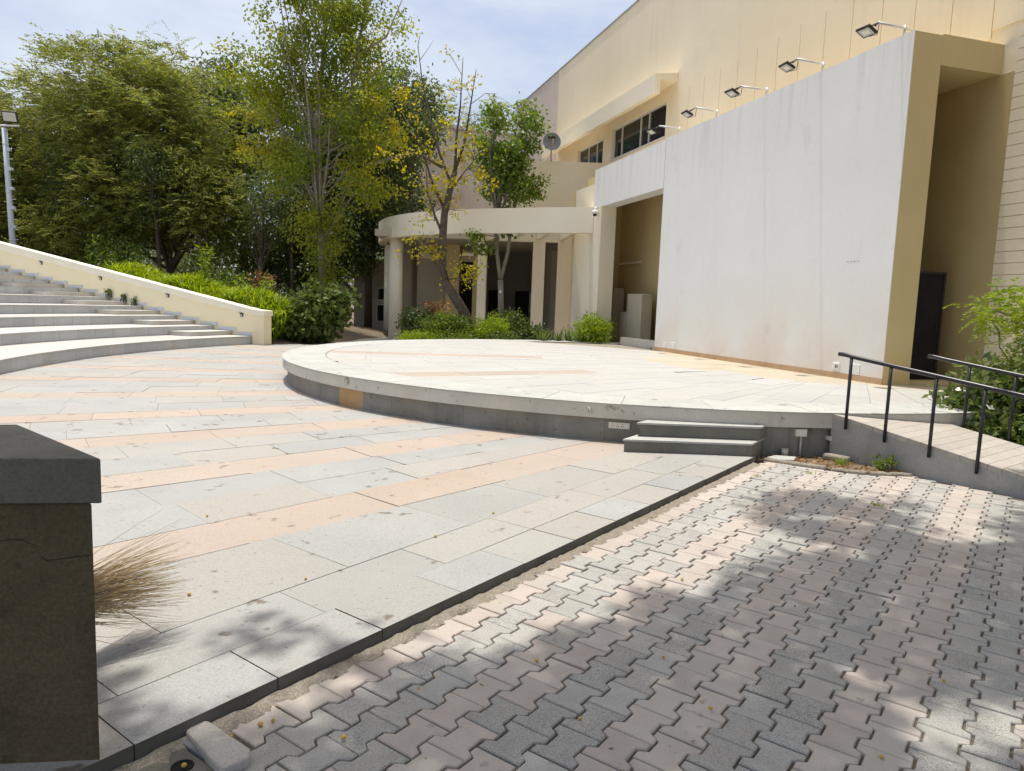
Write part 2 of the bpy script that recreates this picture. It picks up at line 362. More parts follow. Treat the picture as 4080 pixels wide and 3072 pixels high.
# terrain: one sheet to the horizon, rising gently behind the sloping wall
P0 = (-7.84, 21.367); WDIR = (cos(2.727), sin(2.727)); WNRM = (-WDIR[1], WDIR[0])   # sloping wall; WNRM points to the seats
def bank(x, y):
    s = (x-P0[0])*WDIR[0] + (y-P0[1])*WDIR[1]; o = -((x-P0[0])*WNRM[0] + (y-P0[1])*WNRM[1])   # o > 0 behind the wall
    if o < 0.05: return -0.06
    up = max(0.0, min(1.0, (s+1.2)/3.0))
    h = (0.55 + 0.135*max(0, min(s, 14)))*up
    fall = max(0.0, 1-max(0, o-2.5)/12.0)
    return -0.06 + h*fall*min(1, o/.3)
gx = sorted(set([-1500, -600, -250, -120, -80] + [round(-56+1.0*i, 3) for i in range(92)] + [60, 100, 250, 600, 1500]))
gy = sorted(set([-1500, -600, -200, -60, -20] + [round(0+1.0*i, 3) for i in range(70)] + [90, 130, 250, 600, 1500]))
tm = MB(); nx_ = len(gx)
tm.v = [(x, y, bank(x, y)) for y in gy for x in gx]
for j in range(len(gy)-1):
    for i in range(nx_-1):
        tm.f.append([j*nx_+i, j*nx_+i+1, (j+1)*nx_+i+1, (j+1)*nx_+i]); tm.m.append(0); tm.sm.append(True)
tm.build('ground', M['soil'], kind='structure')

# ------------------------------------------------------------------ plaza
STR = [104, 88, 72, 57.5, 49.3, 42.4, 35.2, 28.4, 20.2, 12.2, 4.8, -3.7, -12.5, -20.7, -28.8, -37]
HW = 0.262
def pol(th, r, off=0.0):
    a = radians(th); return (PC[0]-r*cos(a)-off*sin(a), PC[1]-r*sin(a)+off*cos(a))
def between(i, w, r):      # between stripe i and stripe i+1
    a = pol(STR[i], r, HW); b = pol(STR[i+1], r, -HW)
    return (a[0]+(b[0]-a[0])*w, a[1]+(b[1]-a[1])*w)
rs = random.Random(3)
def pattern(r0, r1):
    """(polygon, 'p' or 'g') for every slab of the radial pattern"""
    out = []
    for i, th in enumerate(STR):
        r = r0 - rs.random()*.8
        while r < r1:
            e = r + 1.15
            out.append(([pol(th, r, -HW), pol(th, e, -HW), pol(th, e, HW), pol(th, r, HW)], 'p' if th < 52 else 'g')); r = e
        if i+1 < len(STR):
            rows = 2
            for k in range(rows):
                r = r0 - rs.random()*.9
                w0 = 0 if k == 0 else .5 ; w1 = .5 if k == 0 else 1
                while r < r1:
                    e = r + rs.choice((.85, .95, 1.05))
                    out.append(([between(i, w0, r), between(i, w0, e), between(i, w1, e), between(i, w1, r)], 'g')); r = e
    return out

plaza_poly = [kp(-5.5, 0), kp(5.28, 0), (3.0, 8.2), (4.0, 20), (-4.4, 20.0), (-5.9, 22.15), (-7.83, 22.3), (-16, 22.3), (-16, -1.46)]
plaza = MB().prism([kp(-5.5, -.012), kp(5.26, -.012), (3.0, 8.2), (4.0, 19.5), (-4.4, 20.0), (-5.95, 22.1), (-7.85, 22.25), (-16, 22.25), (-16, 0), (-4.2, -1.4)], -.05, ZP-.0075).build('plaza', M['joint_sand'], kind='structure')
slabs = []
inner = kp(0, -.335)
for poly, kd in pattern(5.0, 20.5):
    q = clip(poly, inner, (-KN[0], -KN[1]))
    q = clip(q, (0, 22.2), (0, -1)) if len(q) > 2 else q
    if len(q) < 3: continue
    q = clip(q, (-5.9, 22.15), (-.81, -.58))      # back edge running in to the stage
    if len(q) < 3: continue
    if all(hypot(p[0]-SC[0], p[1]-SC[1]) < 6.85 for p in q): continue
    if all(hypot(p[0]-AC[0], p[1]-AC[1]) > AR+.05 and p[0] < -4 for p in q): continue
    q = inset(q, .0021)
    if len(q) < 3 or area(q) < .004: continue
    slabs.append((q, kd))
s = -5.4
while s < 5.2:                                    # the edging row along the kerb
    e = min(s+.55, 5.25)
    slabs.append((inset([kp(s, 0.0), kp(e, 0.0), kp(e, -.335), kp(s, -.335)], .0028), 'k')); s = e
def slab_mesh(q, kd, zt, th, r_):
    mb = MB(); mb.prism(q, zt-th, zt)
    return mb
def visible(q, z, mx=150):
    c = (sum(p[0] for p in q)/len(q), sum(p[1] for p in q)/len(q), z); p = project(c)
    return p is not None and -mx < p[0] < 4080+mx and -mx < p[1] < 3072+mx*2
def dist(q): return hypot(sum(p[0] for p in q)/len(q), sum(p[1] for p in q)/len(q))
vis = sorted([t for t in slabs if visible(t[0], ZP)], key=lambda t: dist(t[0])/math.sqrt(area(t[0])+.01))
near = vis[:298]; ids = set(id(t) for t in near)
rest = [t for t in slabs if id(t) not in ids]
for q, kd in near:
    mb = MB(); dz = rs.uniform(-.0025, .0015)
    tx, ty = rs.uniform(-.002, .002), rs.uniform(-.002, .002); cx, cy = q[0]
    mb.prism(q, ZP-.034 if kd != 'k' else -.02, lambda x, y: ZP+dz+(x-cx)*tx+(y-cy)*ty)
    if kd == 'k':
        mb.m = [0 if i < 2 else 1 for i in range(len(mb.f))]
        mats = [M['slab_grey'], M['shaded_kerb_side']]
    else: mats = [M['slab_pink' if kd == 'p' else 'slab_grey']]
    put('slab', mb.mesh('slab', mats), plaza)
mb = MB(); rn = []
for q, kd in rest:
    n0 = len(mb.f); mb.prism(q, ZP-.034 if kd != 'k' else -.02, ZP-rs.uniform(.001, .003), 1 if kd == 'p' else 0); rn += [rs.random()]*(len(mb.f)-n0)
put('far_slabs', mb.mesh('far_slabs', [M['slab_grey'], M['slab_pink']], rn), plaza, kind='stuff')

# ------------------------------------------------------------------ paver yard
PIT, PER, JOG, GAP = .152, .200, .0165, .0041
# ramp line and soil pocket limit the field
RB = (3.491, 7.601); RV = (0.617, -0.787); RN = (-0.787, -0.617)    # ramp wall foot, along it, out towards the pavers
yard_poly = [kp(-6, .01), kp(5.30, .01), (2.72, 7.36), (3.22, 7.03), (3.56, 6.88), (3.98, 6.90), (7.2, 2.8), (7.2, -2.5), (-4.1, -2.5)]
yard = MB().prism([kp(-6, .0), kp(5.3, 0.0), (3.491, 7.60), (8.2, 1.6), (8.2, -3), (-4.5, -3)], -.08, -.0125).build('paver_yard', M['dust'], kind='structure')
hw, hl = PIT/2, PER/2
outl = [(-hl, hw+JOG), (-hl*.60, hw+JOG), (-hl*.40, hw-JOG), (hl*.40, hw-JOG), (hl*.60, hw+JOG), (hl, hw+JOG)]
outl = outl + [(-x, -y) for x, y in outl]
def paver_geo(g):
    mb = MB(); P = []
    for x, y in outl:
        P.append((x-math.copysign(g*.85, x)*(1 if abs(x) > hl*.9 else 0), y-math.copysign(g*1.25, y)))
    P = P[::-1]; n = len(P); ch = .004
    top = [(x*(1-ch/abs(x) if abs(x) > hl*.9 else 1), y-math.copysign(ch, y)) for x, y in P]
    vs = [(x, y, -.06) for x, y in P] + [(x, y, -ch) for x, y in P] + [(x, y, 0) for x, y in top]
    fs = [tuple(range(2*n, 3*n))] + [(i, (i+1) % n, n+(i+1) % n, n+i) for i in range(n)] + [(n+i, n+(i+1) % n, 2*n+(i+1) % n, 2*n+i) for i in range(n)]
    mb.add(vs, fs); return mb
PG = paver_geo(GAP)
ME_P = {k: PG.mesh('paver', M['paver_'+k]) for k in ('pink', 'grey')}
ang = atan2(KD[1], KD[0])
def inside(p, poly):
    c = False; n = len(poly)
    for i in range(n):
        a, b = poly[i], poly[(i+1) % n]
        if (a[1] > p[1]) != (b[1] > p[1]) and p[0] < (b[0]-a[0])*(p[1]-a[1])/(b[1]-a[1])+a[0]: c = not c
    return c
def blocked(x, y):
    if (x-RB[0])*RN[0]+(y-RB[1])*RN[1] < .07: return True
    if -1.45 < x < -.80 and y < 2.44 and (x+1.13)*(.82)+(y-2.33)*.57 < .24: return True   # drain corner
    if x < -.8 and y < 1.9: return True
    return False
pav = []
for i in range(0, 60):
    off = .052 + PIT/2 + PIT*i
    kindc = 'pink' if i == 0 or ((i-1)//2) % 2 == 1 else 'grey'
    for j in range(-30, 34):
        sp = .107*0 + (j + (.5 if i % 2 else 0))*PER
        x, y = kp(sp, off)
        if not inside((x, y), yard_poly) or blocked(x, y): continue
        pav.append((x, y, kindc))
rp = random.Random(5)
def pkey(t):
    p = project((t[0], t[1], 0))
    if p is None or not (-60 < p[0] < 4140 and -60 < p[1] < 3130): return 1e6 + hypot(t[0], t[1])
    return hypot(t[0], t[1])
pav.sort(key=pkey)
fm = MB(); frn = []
for n_, (x, y, kc) in enumerate(pav):
    kk = kc if rp.random() > .03 else ('grey' if kc == 'pink' else 'pink')
    dz = rp.uniform(-.003, .003); rx, ry = rp.gauss(0, .0065), rp.gauss(0, .0065); rz = ang + rp.gauss(0, .009) + (pi if rp.random() < .5 else 0)
    x += rp.gauss(0, .0012); y += rp.gauss(0, .0012)
    if n_ < 298:
        o = bpy.data.objects.new('paver', ME_P[kk]); COL.objects.link(o); o.parent = yard
        o.location = (x, y, dz); o.rotation_euler = (rx, ry, rz)
    else:
        R = Matrix.LocRotScale(Vector((x, y, dz)), __import__('mathutils').Euler((rx, ry, rz)), None)
        n0 = len(fm.f); fm.add([R @ Vector(v) for v in PG.v], PG.f, 0 if kk == 'pink' else 1); frn += [rp.random()]*(len(fm.f)-n0)
put('far_pavers', fm.mesh('far_pavers', [M['paver_pink'], M['paver_grey']], frn), yard, kind='stuff')
# rough mortar fillet along the kerb
mf = MB(); prof = []
for i in range(260):
    s_ = -4.0 + i*9.25/259; w = .072 + .018*math.sin(i*1.7) + rp.uniform(-.022, .026)
    prof.append([kp(s_, .002) + (.012 + rp.uniform(0, .010),), kp(s_, w*.6) + (.007+rp.uniform(-.003, .005),), kp(s_, w) + (-.009+rp.uniform(-.002, .002),)])
for i, row in enumerate(prof): mf.v += row
for i in range(len(prof)-1):
    for k in range(2): mf.f.append([3*i+k, 3*i+k+1, 3*i+k+4, 3*i+k+3]); mf.m.append(0); mf.sm.append(True)
mf.build('mortar_strip', M['mortar'], yard)

# ------------------------------------------------------------------ round stage
stage = empty('round_stage', (SC[0], SC[1], ZP), 'round raised stage paved in pale stone with a grey curved side', 'stage')
def ring_poly(R, a0=0, a1=360, n=96): return [(SC[0]+R*cos(radians(a0+(a1-a0)*i/n)), SC[1]+R*sin(radians(a0+(a1-a0)*i/n))) for i in range(n if a1-a0 >= 360 else n+1)]
MB().prism(ring_poly(6.93), -.02, ZS-.03).build('core', M['mortar'], stage)
mb = MB(); mb.arc(SC, 6.6, SR, -200, 160, .335, ZS-.014, 120); mb.build('edge_band', M['band'], stage)
a = -136.7-4.75*16
while a < -40:
    w = 4.75; org = -136.7 < a+w/2 < -132
    if org: a0, a1 = a, a+w
    put('side_panel', MB().arc(SC, 6.9, 6.975+rs.uniform(-.002, .002), a+.009, a+w-.009, -.02, .3345, 3).mesh('side_panel', M['stage_orange' if org else 'stage_side']), stage); a += w
a = -205.0
while a < -40:                                     # rim slabs
    w = rs.choice((7.2, 8.0, 9.0))
    put('rim_slab', MB().arc(SC, 6.32, SR+.012, a+.025, a+w-.025, ZS-.0135, ZS+rs.uniform(-.001, .001), 6).mesh('rim_slab', M['slab_rim']), stage); a += w
mb = MB(); mb.arc(SC, 6.32, SR+.012, -40, 155-.03, ZS-.0135, ZS-.001, 60); mb.build('rear_rim', M['slab_rim'], stage)
yel = []
far = MB(); farn = []
cnt = 0
WA = (5.763, 11.037)
WD = (-0.2845, 0.9587); WN_ = (-0.9587, -0.2845)
for poly, kd in pattern(4.62, 14.0):
    q = clip_circle(poly, SC, 6.315)
    if len(q) < 3: continue
    q = clip(q, (WA[0]-WN_[0]*1.8, WA[1]-WN_[1]*1.8), WN_)
    if len(q) < 3: continue
    q = inset(q, .002)
    if len(q) < 3 or area(q) < .01: continue
    put('floor_slab', MB().prism(q, ZS-.028, ZS-rs.uniform(.0005, .0025)).mesh('floor_slab', M['slab_pink' if kd == 'p' and hypot(q[0][0]-PC[0], q[0][1]-PC[1]) > 6.6 and min(abs(degrees(atan2(PC[1]-sum(t[1] for t in q)/len(q), PC[0]-sum(t[0] for t in q)/len(q)))-v_) for v_ in (4.8, 28.4)) < 1.6 else 'slab_white']), stage)
def rp_(r, a): return (PC[0]-r*cos(radians(a)), PC[1]-r*sin(radians(a)))
for r0, r1 in ((2.2, 3.0), (3.0, 3.8), (3.8, 4.615)):
    a = -78.0 + rs.random()*6
    while a < 95:
        w = degrees(.8/r1); q = [rp_(r0, a), rp_(r1, a), rp_(r1, a+w/2), rp_(r1, a+w), rp_(r0, a+w)]
        q = clip_circle(q, SC, 6.315); a += w
        if len(q) < 3: continue
        q = clip(q, (WA[0]-WN_[0]*1.8, WA[1]-WN_[1]*1.8), WN_)
        if len(q) < 3: continue
        q = inset(q, .002)
        if len(q) > 2 and area(q) > .01:
            put('floor_slab', MB().prism(q, ZS-.028, ZS-rs.uniform(.0005, .0025)).mesh('floor_slab', M['slab_yellow']), stage)
# sockets and hook on the side of the stage
def cyl(R, a, z): return Vector((SC[0]+R*cos(radians(a)), SC[1]+R*sin(radians(a)), z))
def plate(name, a, z, w, h, t, mat, parent, R=6.977):
    r_ = Vector((cos(radians(a)), sin(radians(a)), 0)); tn = Vector((-r_.y, r_.x, 0)); o = cyl(R, a, z)
    return MB().obox(o, tn, Vector((0, 0, 1)), r_, (-w/2, w/2), (-h/2, h/2), (-.01, t)).build(name, mat, parent, bevel=.004), o, tn, r_
sk, o, tn, r_ = plate('socket_strip', -102.1, .252, .235, .07, .018, M['plastic'], stage)
for k in range(3):
    h = MB()
    for dx, dz in ((0, .014), (-.011, -.008), (.011, -.008)):
        h.obox(o+tn*(-.078+.058*k+dx)+Vector((0, 0, dz)), tn, Vector((0, 0, 1)), r_, (-.0035, .0035), (-.004, .004), (.017, .0192))
    h.build('socket_hole', M['dark_hole'], sk)
MB().obox(o+tn*.088, tn, Vector((0, 0, 1)), r_, (-.018, .018), (-.022, .022), (.017, .022)).build('switch', M['white_plastic'], sk)
bx, o, tn, r_ = plate('socket_box', -86.0, .272, .125, .082, .05, M['plastic'], stage)
MB().obox(o+tn*.02, tn, Vector((0, 0, 1)), r_, (-.028, .028), (-.025, .025), (.049, .054)).build('socket_face', M['white_plastic'], bx)
MB().tube([cyl(6.995, -85.9, .0), cyl(6.995, -85.9, .23)], .0125, 8).build('conduit', M['band'], stage)
plate('switch_plate', -166.0, .262, .085, .10, .016, M['plastic'], stage)
MB().tube([cyl(7.065, -104.9, .385), cyl(7.09, -104.85, .45), cyl(7.065, -104.55, .385)], .007, 6).build('hook', M['galv'], stage)
MB().tube([cyl(6.93, -83.4, .222), cyl(7.07, -83.4, .222)], .028, 12).build('drain_pipe', M['band'], stage)

# steps up to the stage
steps = empty('stone_steps', (1.9, 7.4, ZP), 'two-step grey stone stair leading up onto the round stage', 'steps')
def stepbox(fl, fr, dvec, z0, z1, nm):
    A, B = Vector(fl), Vector(fr); Dv = Vector(dvec)
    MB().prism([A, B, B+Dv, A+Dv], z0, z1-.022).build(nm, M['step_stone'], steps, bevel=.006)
    g = .012
    e = (B-A).normalized()*g; f = Dv.normalized()*g
    MB().prism([A-e-f, B+e-f, B+e+Dv, A-e+Dv], z1-.022, z1).build('tread', M['slab_rim'], steps, bevel=.004)
stepbox((1.182, 7.262), (2.502, 7.262), (.40, .60), -.02, .2025, 'lower_block')
stepbox((1.352, 7.452), (2.648, 7.448), (.30, .42), .203, .352, 'upper_block')

# ------------------------------------------------------------------ ramp and rails
ramp = empty('ramp', (RB[0], RB[1], 0), 'sloping concrete ramp with grooved deck running down from the stage', 'ramp')
RI = (-RN[0], -RN[1])
def rpt(s, w, z): return Vector((RB[0]+RV[0]*s+RI[0]*w, RB[1]+RV[1]*s+RI[1]*w, z))
def rz(s): return ZS-.012 - .171*s
mb = MB(); SE = 2.9
prof = [(-.03, -.1), (SE, -.1), (SE, .005), (-.03, rz(-.03)-.03)]
vs = [rpt(s_, .0, z) for s_, z in prof] + [rpt(s_, .14, z) for s_, z in prof]
mb.add(vs, [(0, 1, 2, 3), (7, 6, 5, 4), (0, 4, 5, 1), (1, 5, 6, 2), (2, 6, 7, 3), (3, 7, 4, 0)]); mb.build('side_wall', M['concrete'], ramp, bevel=.01)
mb = MB(); vs = [rpt(s_, .142, z-.01) for s_, z in prof] + [rpt(s_, 1.34, z-.01) for s_, z in prof]
mb.add(vs, [(0, 1, 2, 3), (7, 6, 5, 4), (0, 4, 5, 1), (1, 5, 6, 2), (2, 6, 7, 3), (3, 7, 4, 0)]); mb.build('body', M['concrete'], ramp)
s = -.02; k = 0
while s < SE-.1:
    e = s + .118
    if k == 0: e = s+.2
    vs = [rpt(s+.0024, -.004, rz(s)-.045), rpt(e-.0024, -.004, rz(e)-.045), rpt(e-.0024, 1.35, rz(e)-.045), rpt(s+.0024, 1.35, rz(s)-.045),
          rpt(s+.0024, -.004, rz(s)), rpt(e-.0024, -.004, rz(e)), rpt(e-.0024, 1.35, rz(e)), rpt(s+.0024, 1.35, rz(s))]
    put('deck_strip', MB().add(vs, [(3, 2, 1, 0), (4, 5, 6, 7), (0, 1, 5, 4), (1, 2, 6, 5), (2, 3, 7, 6), (3, 0, 4, 7)][:]).mesh('deck_strip', M['ramp_deck']), ramp); s = e; k += 1
def rail(w, s0, posts, label, top):
    t = empty('handrail', rpt(posts[0], w, rz(posts[0])-.1), label, 'handrail', 'black tube handrails along the ramp')
    pts = [rpt(s0, w, top(s0+.1)+.012), rpt(s0+.06, w, top(s0+.1)+.010)] + [rpt(s0+.16+.25*i, w, top(s0+.16+.25*i)) for i in range(int((SE-s0)/.25))]
    MB().tube(pts, .0225, 12).build('top_rail', M['black_rail'], t)
    for p in posts:
        zb = max(.02, rz(p)-.115)
        MB().tube([rpt(p, w, zb), rpt(p, w, top(p)-.015)], .0165, 10).build('post', M['black_rail'], t)
    return t
rail(-.022, .0, [.14, .55, .98, 1.40, 1.83, 2.26], 'near black handrail on the outer side of the ramp', lambda s: 1.127 - .1435*(s-.14))
rail(1.372, .33, [.77, 1.21, 1.65, 2.1, 2.5], 'far black handrail of the ramp, in front of the leafy shrub', lambda s: 1.063 - .148*(s-.77))

# soil pocket between stage, steps and ramp, with its broken edging
sp = [(2.56, 7.40), (2.72, 7.37), (3.22, 7.04), (3.56, 6.89), (3.99, 6.92), (3.50, 7.59), (2.83, 7.63)]
MB().prism(sp, -.05, .012).build('soil_patch', M['soil'], kind='structure')
for k, (a_, b_, r_) in enumerate((((2.70, 7.375), (3.20, 7.05), .03), ((3.24, 7.02), (3.53, 6.895), .028), ((3.55, 6.885), (3.97, 6.89), .027))):
    A, B = Vector((*a_, .008)), Vector((*b_, .008)); pts = [A.lerp(B, i/9) + Vector((rp.uniform(-.006, .006), rp.uniform(-.006, .006), rp.uniform(-.004, .004))) for i in range(10)]
    MB().tube(pts, [r_*(1+rp.uniform(-.12, .12)) for _ in pts], 9).build('edging_stone', M['mortar'], label=['rounded concrete edging stone beside the stone steps', 'short middle edging stone along the dry leaf patch', 'edging stone along the leaf patch nearest the ramp'][k], cat='edging', group='concrete edging along the soil patch')
MB().prism([(2.72, 7.40), (2.85, 7.52), (3.06, 7.47), (2.97, 7.30), (2.80, 7.30)], .014, .04).build('flat_stone', M['slab_rim'], bevel=.006, label='broken flat stone lying on the soil below the stage', cat='stone')
MB().lathe((2.985, 7.60, .012), [(0, 0), (.034, 0), (.038, .085), (.033, .085), (.031, .02), (0, .02)], 16).build('pipe_stub', M['band'], label='short upright pipe stub standing behind the flat stone', cat='pipe')
MB().prism([(3.35, 7.50), (3.44, 7.62), (3.62, 7.40), (3.52, 7.33)], .01, .075).build('rubble_lump', M['mortar'], bevel=.02, label='pale lump of broken mortar at the foot of the ramp wall', cat='rubble')

# ------------------------------------------------------------------ seating terraces
terr = empty('curved_seating', (AC[0]-AR, AC[1], ZP), 'curved amphitheatre seating of pale stone tiers with grey risers', 'seating')
RIS, TRD = .124, .768
WANG = degrees(2.727)
NT = 10
for k in range(NT):
    r0 = AR + 2*TRD*k; z1 = ZP + 2*RIS*(k+1)
    MB().arc(AC, r0+.03, r0+2*TRD+.06, WANG-.0, 224, -.05 if k == 0 else z1-2*RIS-.12, z1-.03, 60).build('tier', M['mortar'], terr)
    a = WANG + .06; step = degrees(.62/r0); j = 0
    lim = 223 if k < 3 else (215 if k < 6 else 200)
    while a < lim:
        e = min(a+step, lim)
        put('riser_panel', MB().arc(AC, r0, r0+.035, a+.012, e-.012, z1-2*RIS+(-.02 if k == 0 else .0), z1-.0225, 2).mesh('riser_panel', M['riser']), terr)
        a = e; j += 1
    a = WANG + .06; step = degrees(1.24/r0); e = a
    while a < lim:
        e = min(a+step, lim)
        put('tread_slab', MB().arc(AC, r0-.02, r0+2*TRD+.03, a+.01, e-.01, z1-.022, z1, 3).mesh('tread_slab', M['tread']), terr); a = e
    # half steps of the aisle beside the sloping wall
    if k < NT-1:
        rm = r0 + TRD; wd = degrees(1.62/rm)
        MB().arc(AC, rm+.012, r0+2*TRD, WANG+.06, WANG+wd, z1+.001, z1+RIS-.022, 6).build('aisle_step', M['riser_warm'], terr)
        t = MB()
        a0, a1 = WANG+.06, WANG+wd+.08; R0, R1 = rm-.012, r0+2*TRD+.0
        poly = [(AC[0]+R1*cos(radians(a0)), AC[1]+R1*sin(radians(a0)))] + [(AC[0]+R0*cos(radians(a0+(a1-a0)*q_)), AC[1]+R0*sin(radians(a0+(a1-a0)*q_))) for q_ in (0, .35, .8)] + \
               [(AC[0]+(R0+.07)*cos(radians(a0+(a1-a0)*.94)), AC[1]+(R0+.07)*sin(radians(a0+(a1-a0)*.94))), (AC[0]+(R0+.3)*cos(radians(a1)), AC[1]+(R0+.3)*sin(radians(a1))), (AC[0]+R1*cos(radians(a1)), AC[1]+R1*sin(radians(a1)))]
        t.prism(poly, z1+RIS-.0215, z1+RIS); t.build('aisle_tread', M['tread'], terr)

# sloping wall with coping, end post, stepped skirting
sw = empty('sloping_wall', (P0[0], P0[1], ZP), 'cream sloping wall with pale coping beside the curved seating', 'wall')
wd3 = Vector((WDIR[0], WDIR[1], 0)); wn3 = Vector((WNRM[0], WNRM[1], 0)); p3 = Vector((P0[0], P0[1], 0)); LW = 17.0
def swp(s, o, z): return p3 + wd3*s + wn3*o + Vector((0, 0, z))
def hexa(mb, s0, s1, o0, o1, zb, zt, m=0):
    vs = [swp(s, o, f(s)) for f in (zb, zt) for s, o in ((s0, o0), (s1, o0), (s1, o1), (s0, o1))]
    fs = [(0, 1, 2, 3), (4, 7, 6, 5), (0, 4, 5, 1), (1, 5, 6, 2), (2, 6, 7, 3), (3, 7, 4, 0)]
    return mb.add(vs, fs, m)
cb = lambda s: .945 + .158*s; ct = lambda s: 1.135 + .1655*s
hexa(MB(), -.004, LW, -.003, -.26, lambda s: -.1, cb).build('wall', M['side_wall'], sw)
hexa(MB(), -.03, LW, .05, -.31, lambda s: cb(s)+.001, ct).build('coping', M['coping'], sw, bevel=.012)
MB().obox(p3, wd3, wn3, Vector((0, 0, 1)), (-.46, -.006), (-.29, .03), (-.1, .94)).build('end_post', M['side_wall'], sw, bevel=.008)
mb = MB(); vs = [swp(s, o, z) for s, o, z in ((-.50, .052, .941), (-.032, .052, .941), (-.032, -.315, .941), (-.50, -.315, .941), (-.50, .052, 1.095), (-.032, .052, 1.125), (-.032, -.315, 1.125), (-.50, -.315, 1.095))]
mb.add(vs, [(0, 1, 2, 3), (4, 7, 6, 5), (0, 4, 5, 1), (1, 5, 6, 2), (2, 6, 7, 3), (3, 7, 4, 0)]); mb.build('post_cap', M['coping'], sw, bevel=.01)
for k in range(0, 19):
    z = ZP + 2*RIS + RIS*k; s0 = TRD*k-.0 ; 
    MB().obox(p3, wd3, wn3, Vector((0, 0, 1)), (s0+.01-.14*(k > 0), s0+TRD-.16), (-.002, .012), (z+.002, z+.115)).build('skirting_tile', M['skirt_tile'], sw)
for k, s in enumerate((.42, 3.5, 6.62, 9.66, 12.9)):
    L_ = ['small black wall light nearest the end post of the sloping wall', 'second small black wall light up from the end post', 'third small black wall light up the sloping wall', 'fourth small black wall light up the sloping wall', 'topmost small black wall light on the sloping wall'][k]
    zz = cb(s) - .075
    t = empty('wall_light', swp(s, 0, zz), L_, 'wall light', 'small lights under the coping')
    MB().obox(swp(s, 0, zz), wd3, wn3, Vector((0, 0, 1)), (-.05, .05), (-.001, .03), (-.05, .05)).build('housing', M['black_metal'], t, bevel=.006)
    MB().obox(swp(s, 0, zz), wd3, wn3, Vector((0, 0, 1)), (-.06, .06), (-.001, .075), (.05, .066)).build('hood', M['black_metal'], t, bevel=.004)
    MB().obox(swp(s, 0, zz), wd3, wn3, Vector((0, 0, 1)), (-.034, .034), (.029, .034), (-.04, .03)).build('lens', M['lens'], t)
# ------------------------------------------------------------------ foreground wall stub
pil = empty('concrete_pillar', (-1.9, 2.2, ZP), 'dark cracked concrete wall stub with a heavy cap in the near left corner', 'pillar')
sh = [(-1.262, 2.10), (-1.80, 2.545), (-2.52, 2.30), (-2.40, 1.955)]
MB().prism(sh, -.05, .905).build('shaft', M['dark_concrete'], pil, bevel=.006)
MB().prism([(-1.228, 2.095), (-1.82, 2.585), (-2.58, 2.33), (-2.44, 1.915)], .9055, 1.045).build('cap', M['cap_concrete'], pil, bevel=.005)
# crack as a groove-like thin dark sliver standing 1 mm proud
def on_front(t, z):
    A, B = Vector((-1.262, 2.10, 0)), Vector((-2.40, 1.955, 0)); d = (B-A).normalized(); n = Vector((d.y, -d.x, 0)); n = n if n.y < 0 else -n
    return A + d*t + n*.0012 + Vector((0, 0, z))
for ck in ([(0.0, .742), (.06, .736), (.11, .728), (.135, .726), (.15, .742), (.17, .775), (.20, .79), (.24, .792), (.30, .782), (.40, .785)],
           [(.16, .765), (.165, .85), (.17, .905)], [(.15, .73), (.155, .68), (.14, .62)]):
    mb = MB(); pts = [on_front(t, z) for t, z in ck]; vs = []
    for i, p in enumerate(pts):
        w = .0016*(1-.5*i/len(pts))*rp.uniform(.4, 1.4); vs += [p+Vector((0, 0, w)), p-Vector((0, 0, w))]
    mb.add(vs, [(2*i, 2*i+1, 2*i+3, 2*i+2) for i in range(len(pts)-1)]); mb.build('crack', M['dark_hole'], pil)

# broom leaning behind the stub
br = empty('broom', (-1.70, 2.72, ZP), 'straw broom poking out from behind the dark concrete stub', 'broom')
base = Vector((-1.70, 2.66, .335)); mb = MB(); rb = random.Random(11)
vs = []; fs = []
for i in range(340):
    a_ = rb.gauss(0, .17); el = rb.gauss(-.02, .10)
    L_ = rb.uniform(.28, .48)
    hd = Vector((cos(radians(58)+a_), sin(radians(58)+a_), 0)); st = base + Vector((rb.gauss(0, .022), rb.gauss(0, .022), rb.gauss(0, .038)))
    sag = rb.uniform(.0, .045)
    P = [st + hd*(L_*t) + Vector((0, 0, el*L_*t*1.1 - sag*t*t + (st.z-base.z)*1.3*t)) for t in (0, .35, .7, 1)]
    for p in P: p.z = max(p.z, ZP+.012)
    sd = hd.cross(Vector((0, 0, 1))).normalized(); up = Vector((0, 0, 1)); ph = rb.random()*pi; o = (sd*cos(ph)+up*sin(ph))
    b0 = len(vs)
    for j, p in enumerate(P):
        w = .0016*(1-.7*j/3); vs += [p+o*w, p-o*w]
    fs += [(b0+2*j, b0+2*j+1, b0+2*j+3, b0+2*j+2) for j in range(3)]
    o2 = hd.cross(o); b0 = len(vs)
    for j, p in enumerate(P):
        w = .0016*(1-.7*j/3); vs += [p+o2*w, p-o2*w]
    fs += [(b0+2*j, b0+2*j+1, b0+2*j+3, b0+2*j+2) for j in range(3)]
mb.add(vs, fs); mb.build('bristles', M['straw'], br)
MB().tube([(-1.71, 2.645, .335), (-1.755, 2.62, .34), (-1.80, 2.62, .345)], [.045, .036, .03], 12).build('binding', M['handle'], br)
MB().tube([(-1.79, 2.62, .345), (-1.90, 2.70, .24), (-2.05, 2.80, .075)], .016, 10).build('handle', M['handle'], br)

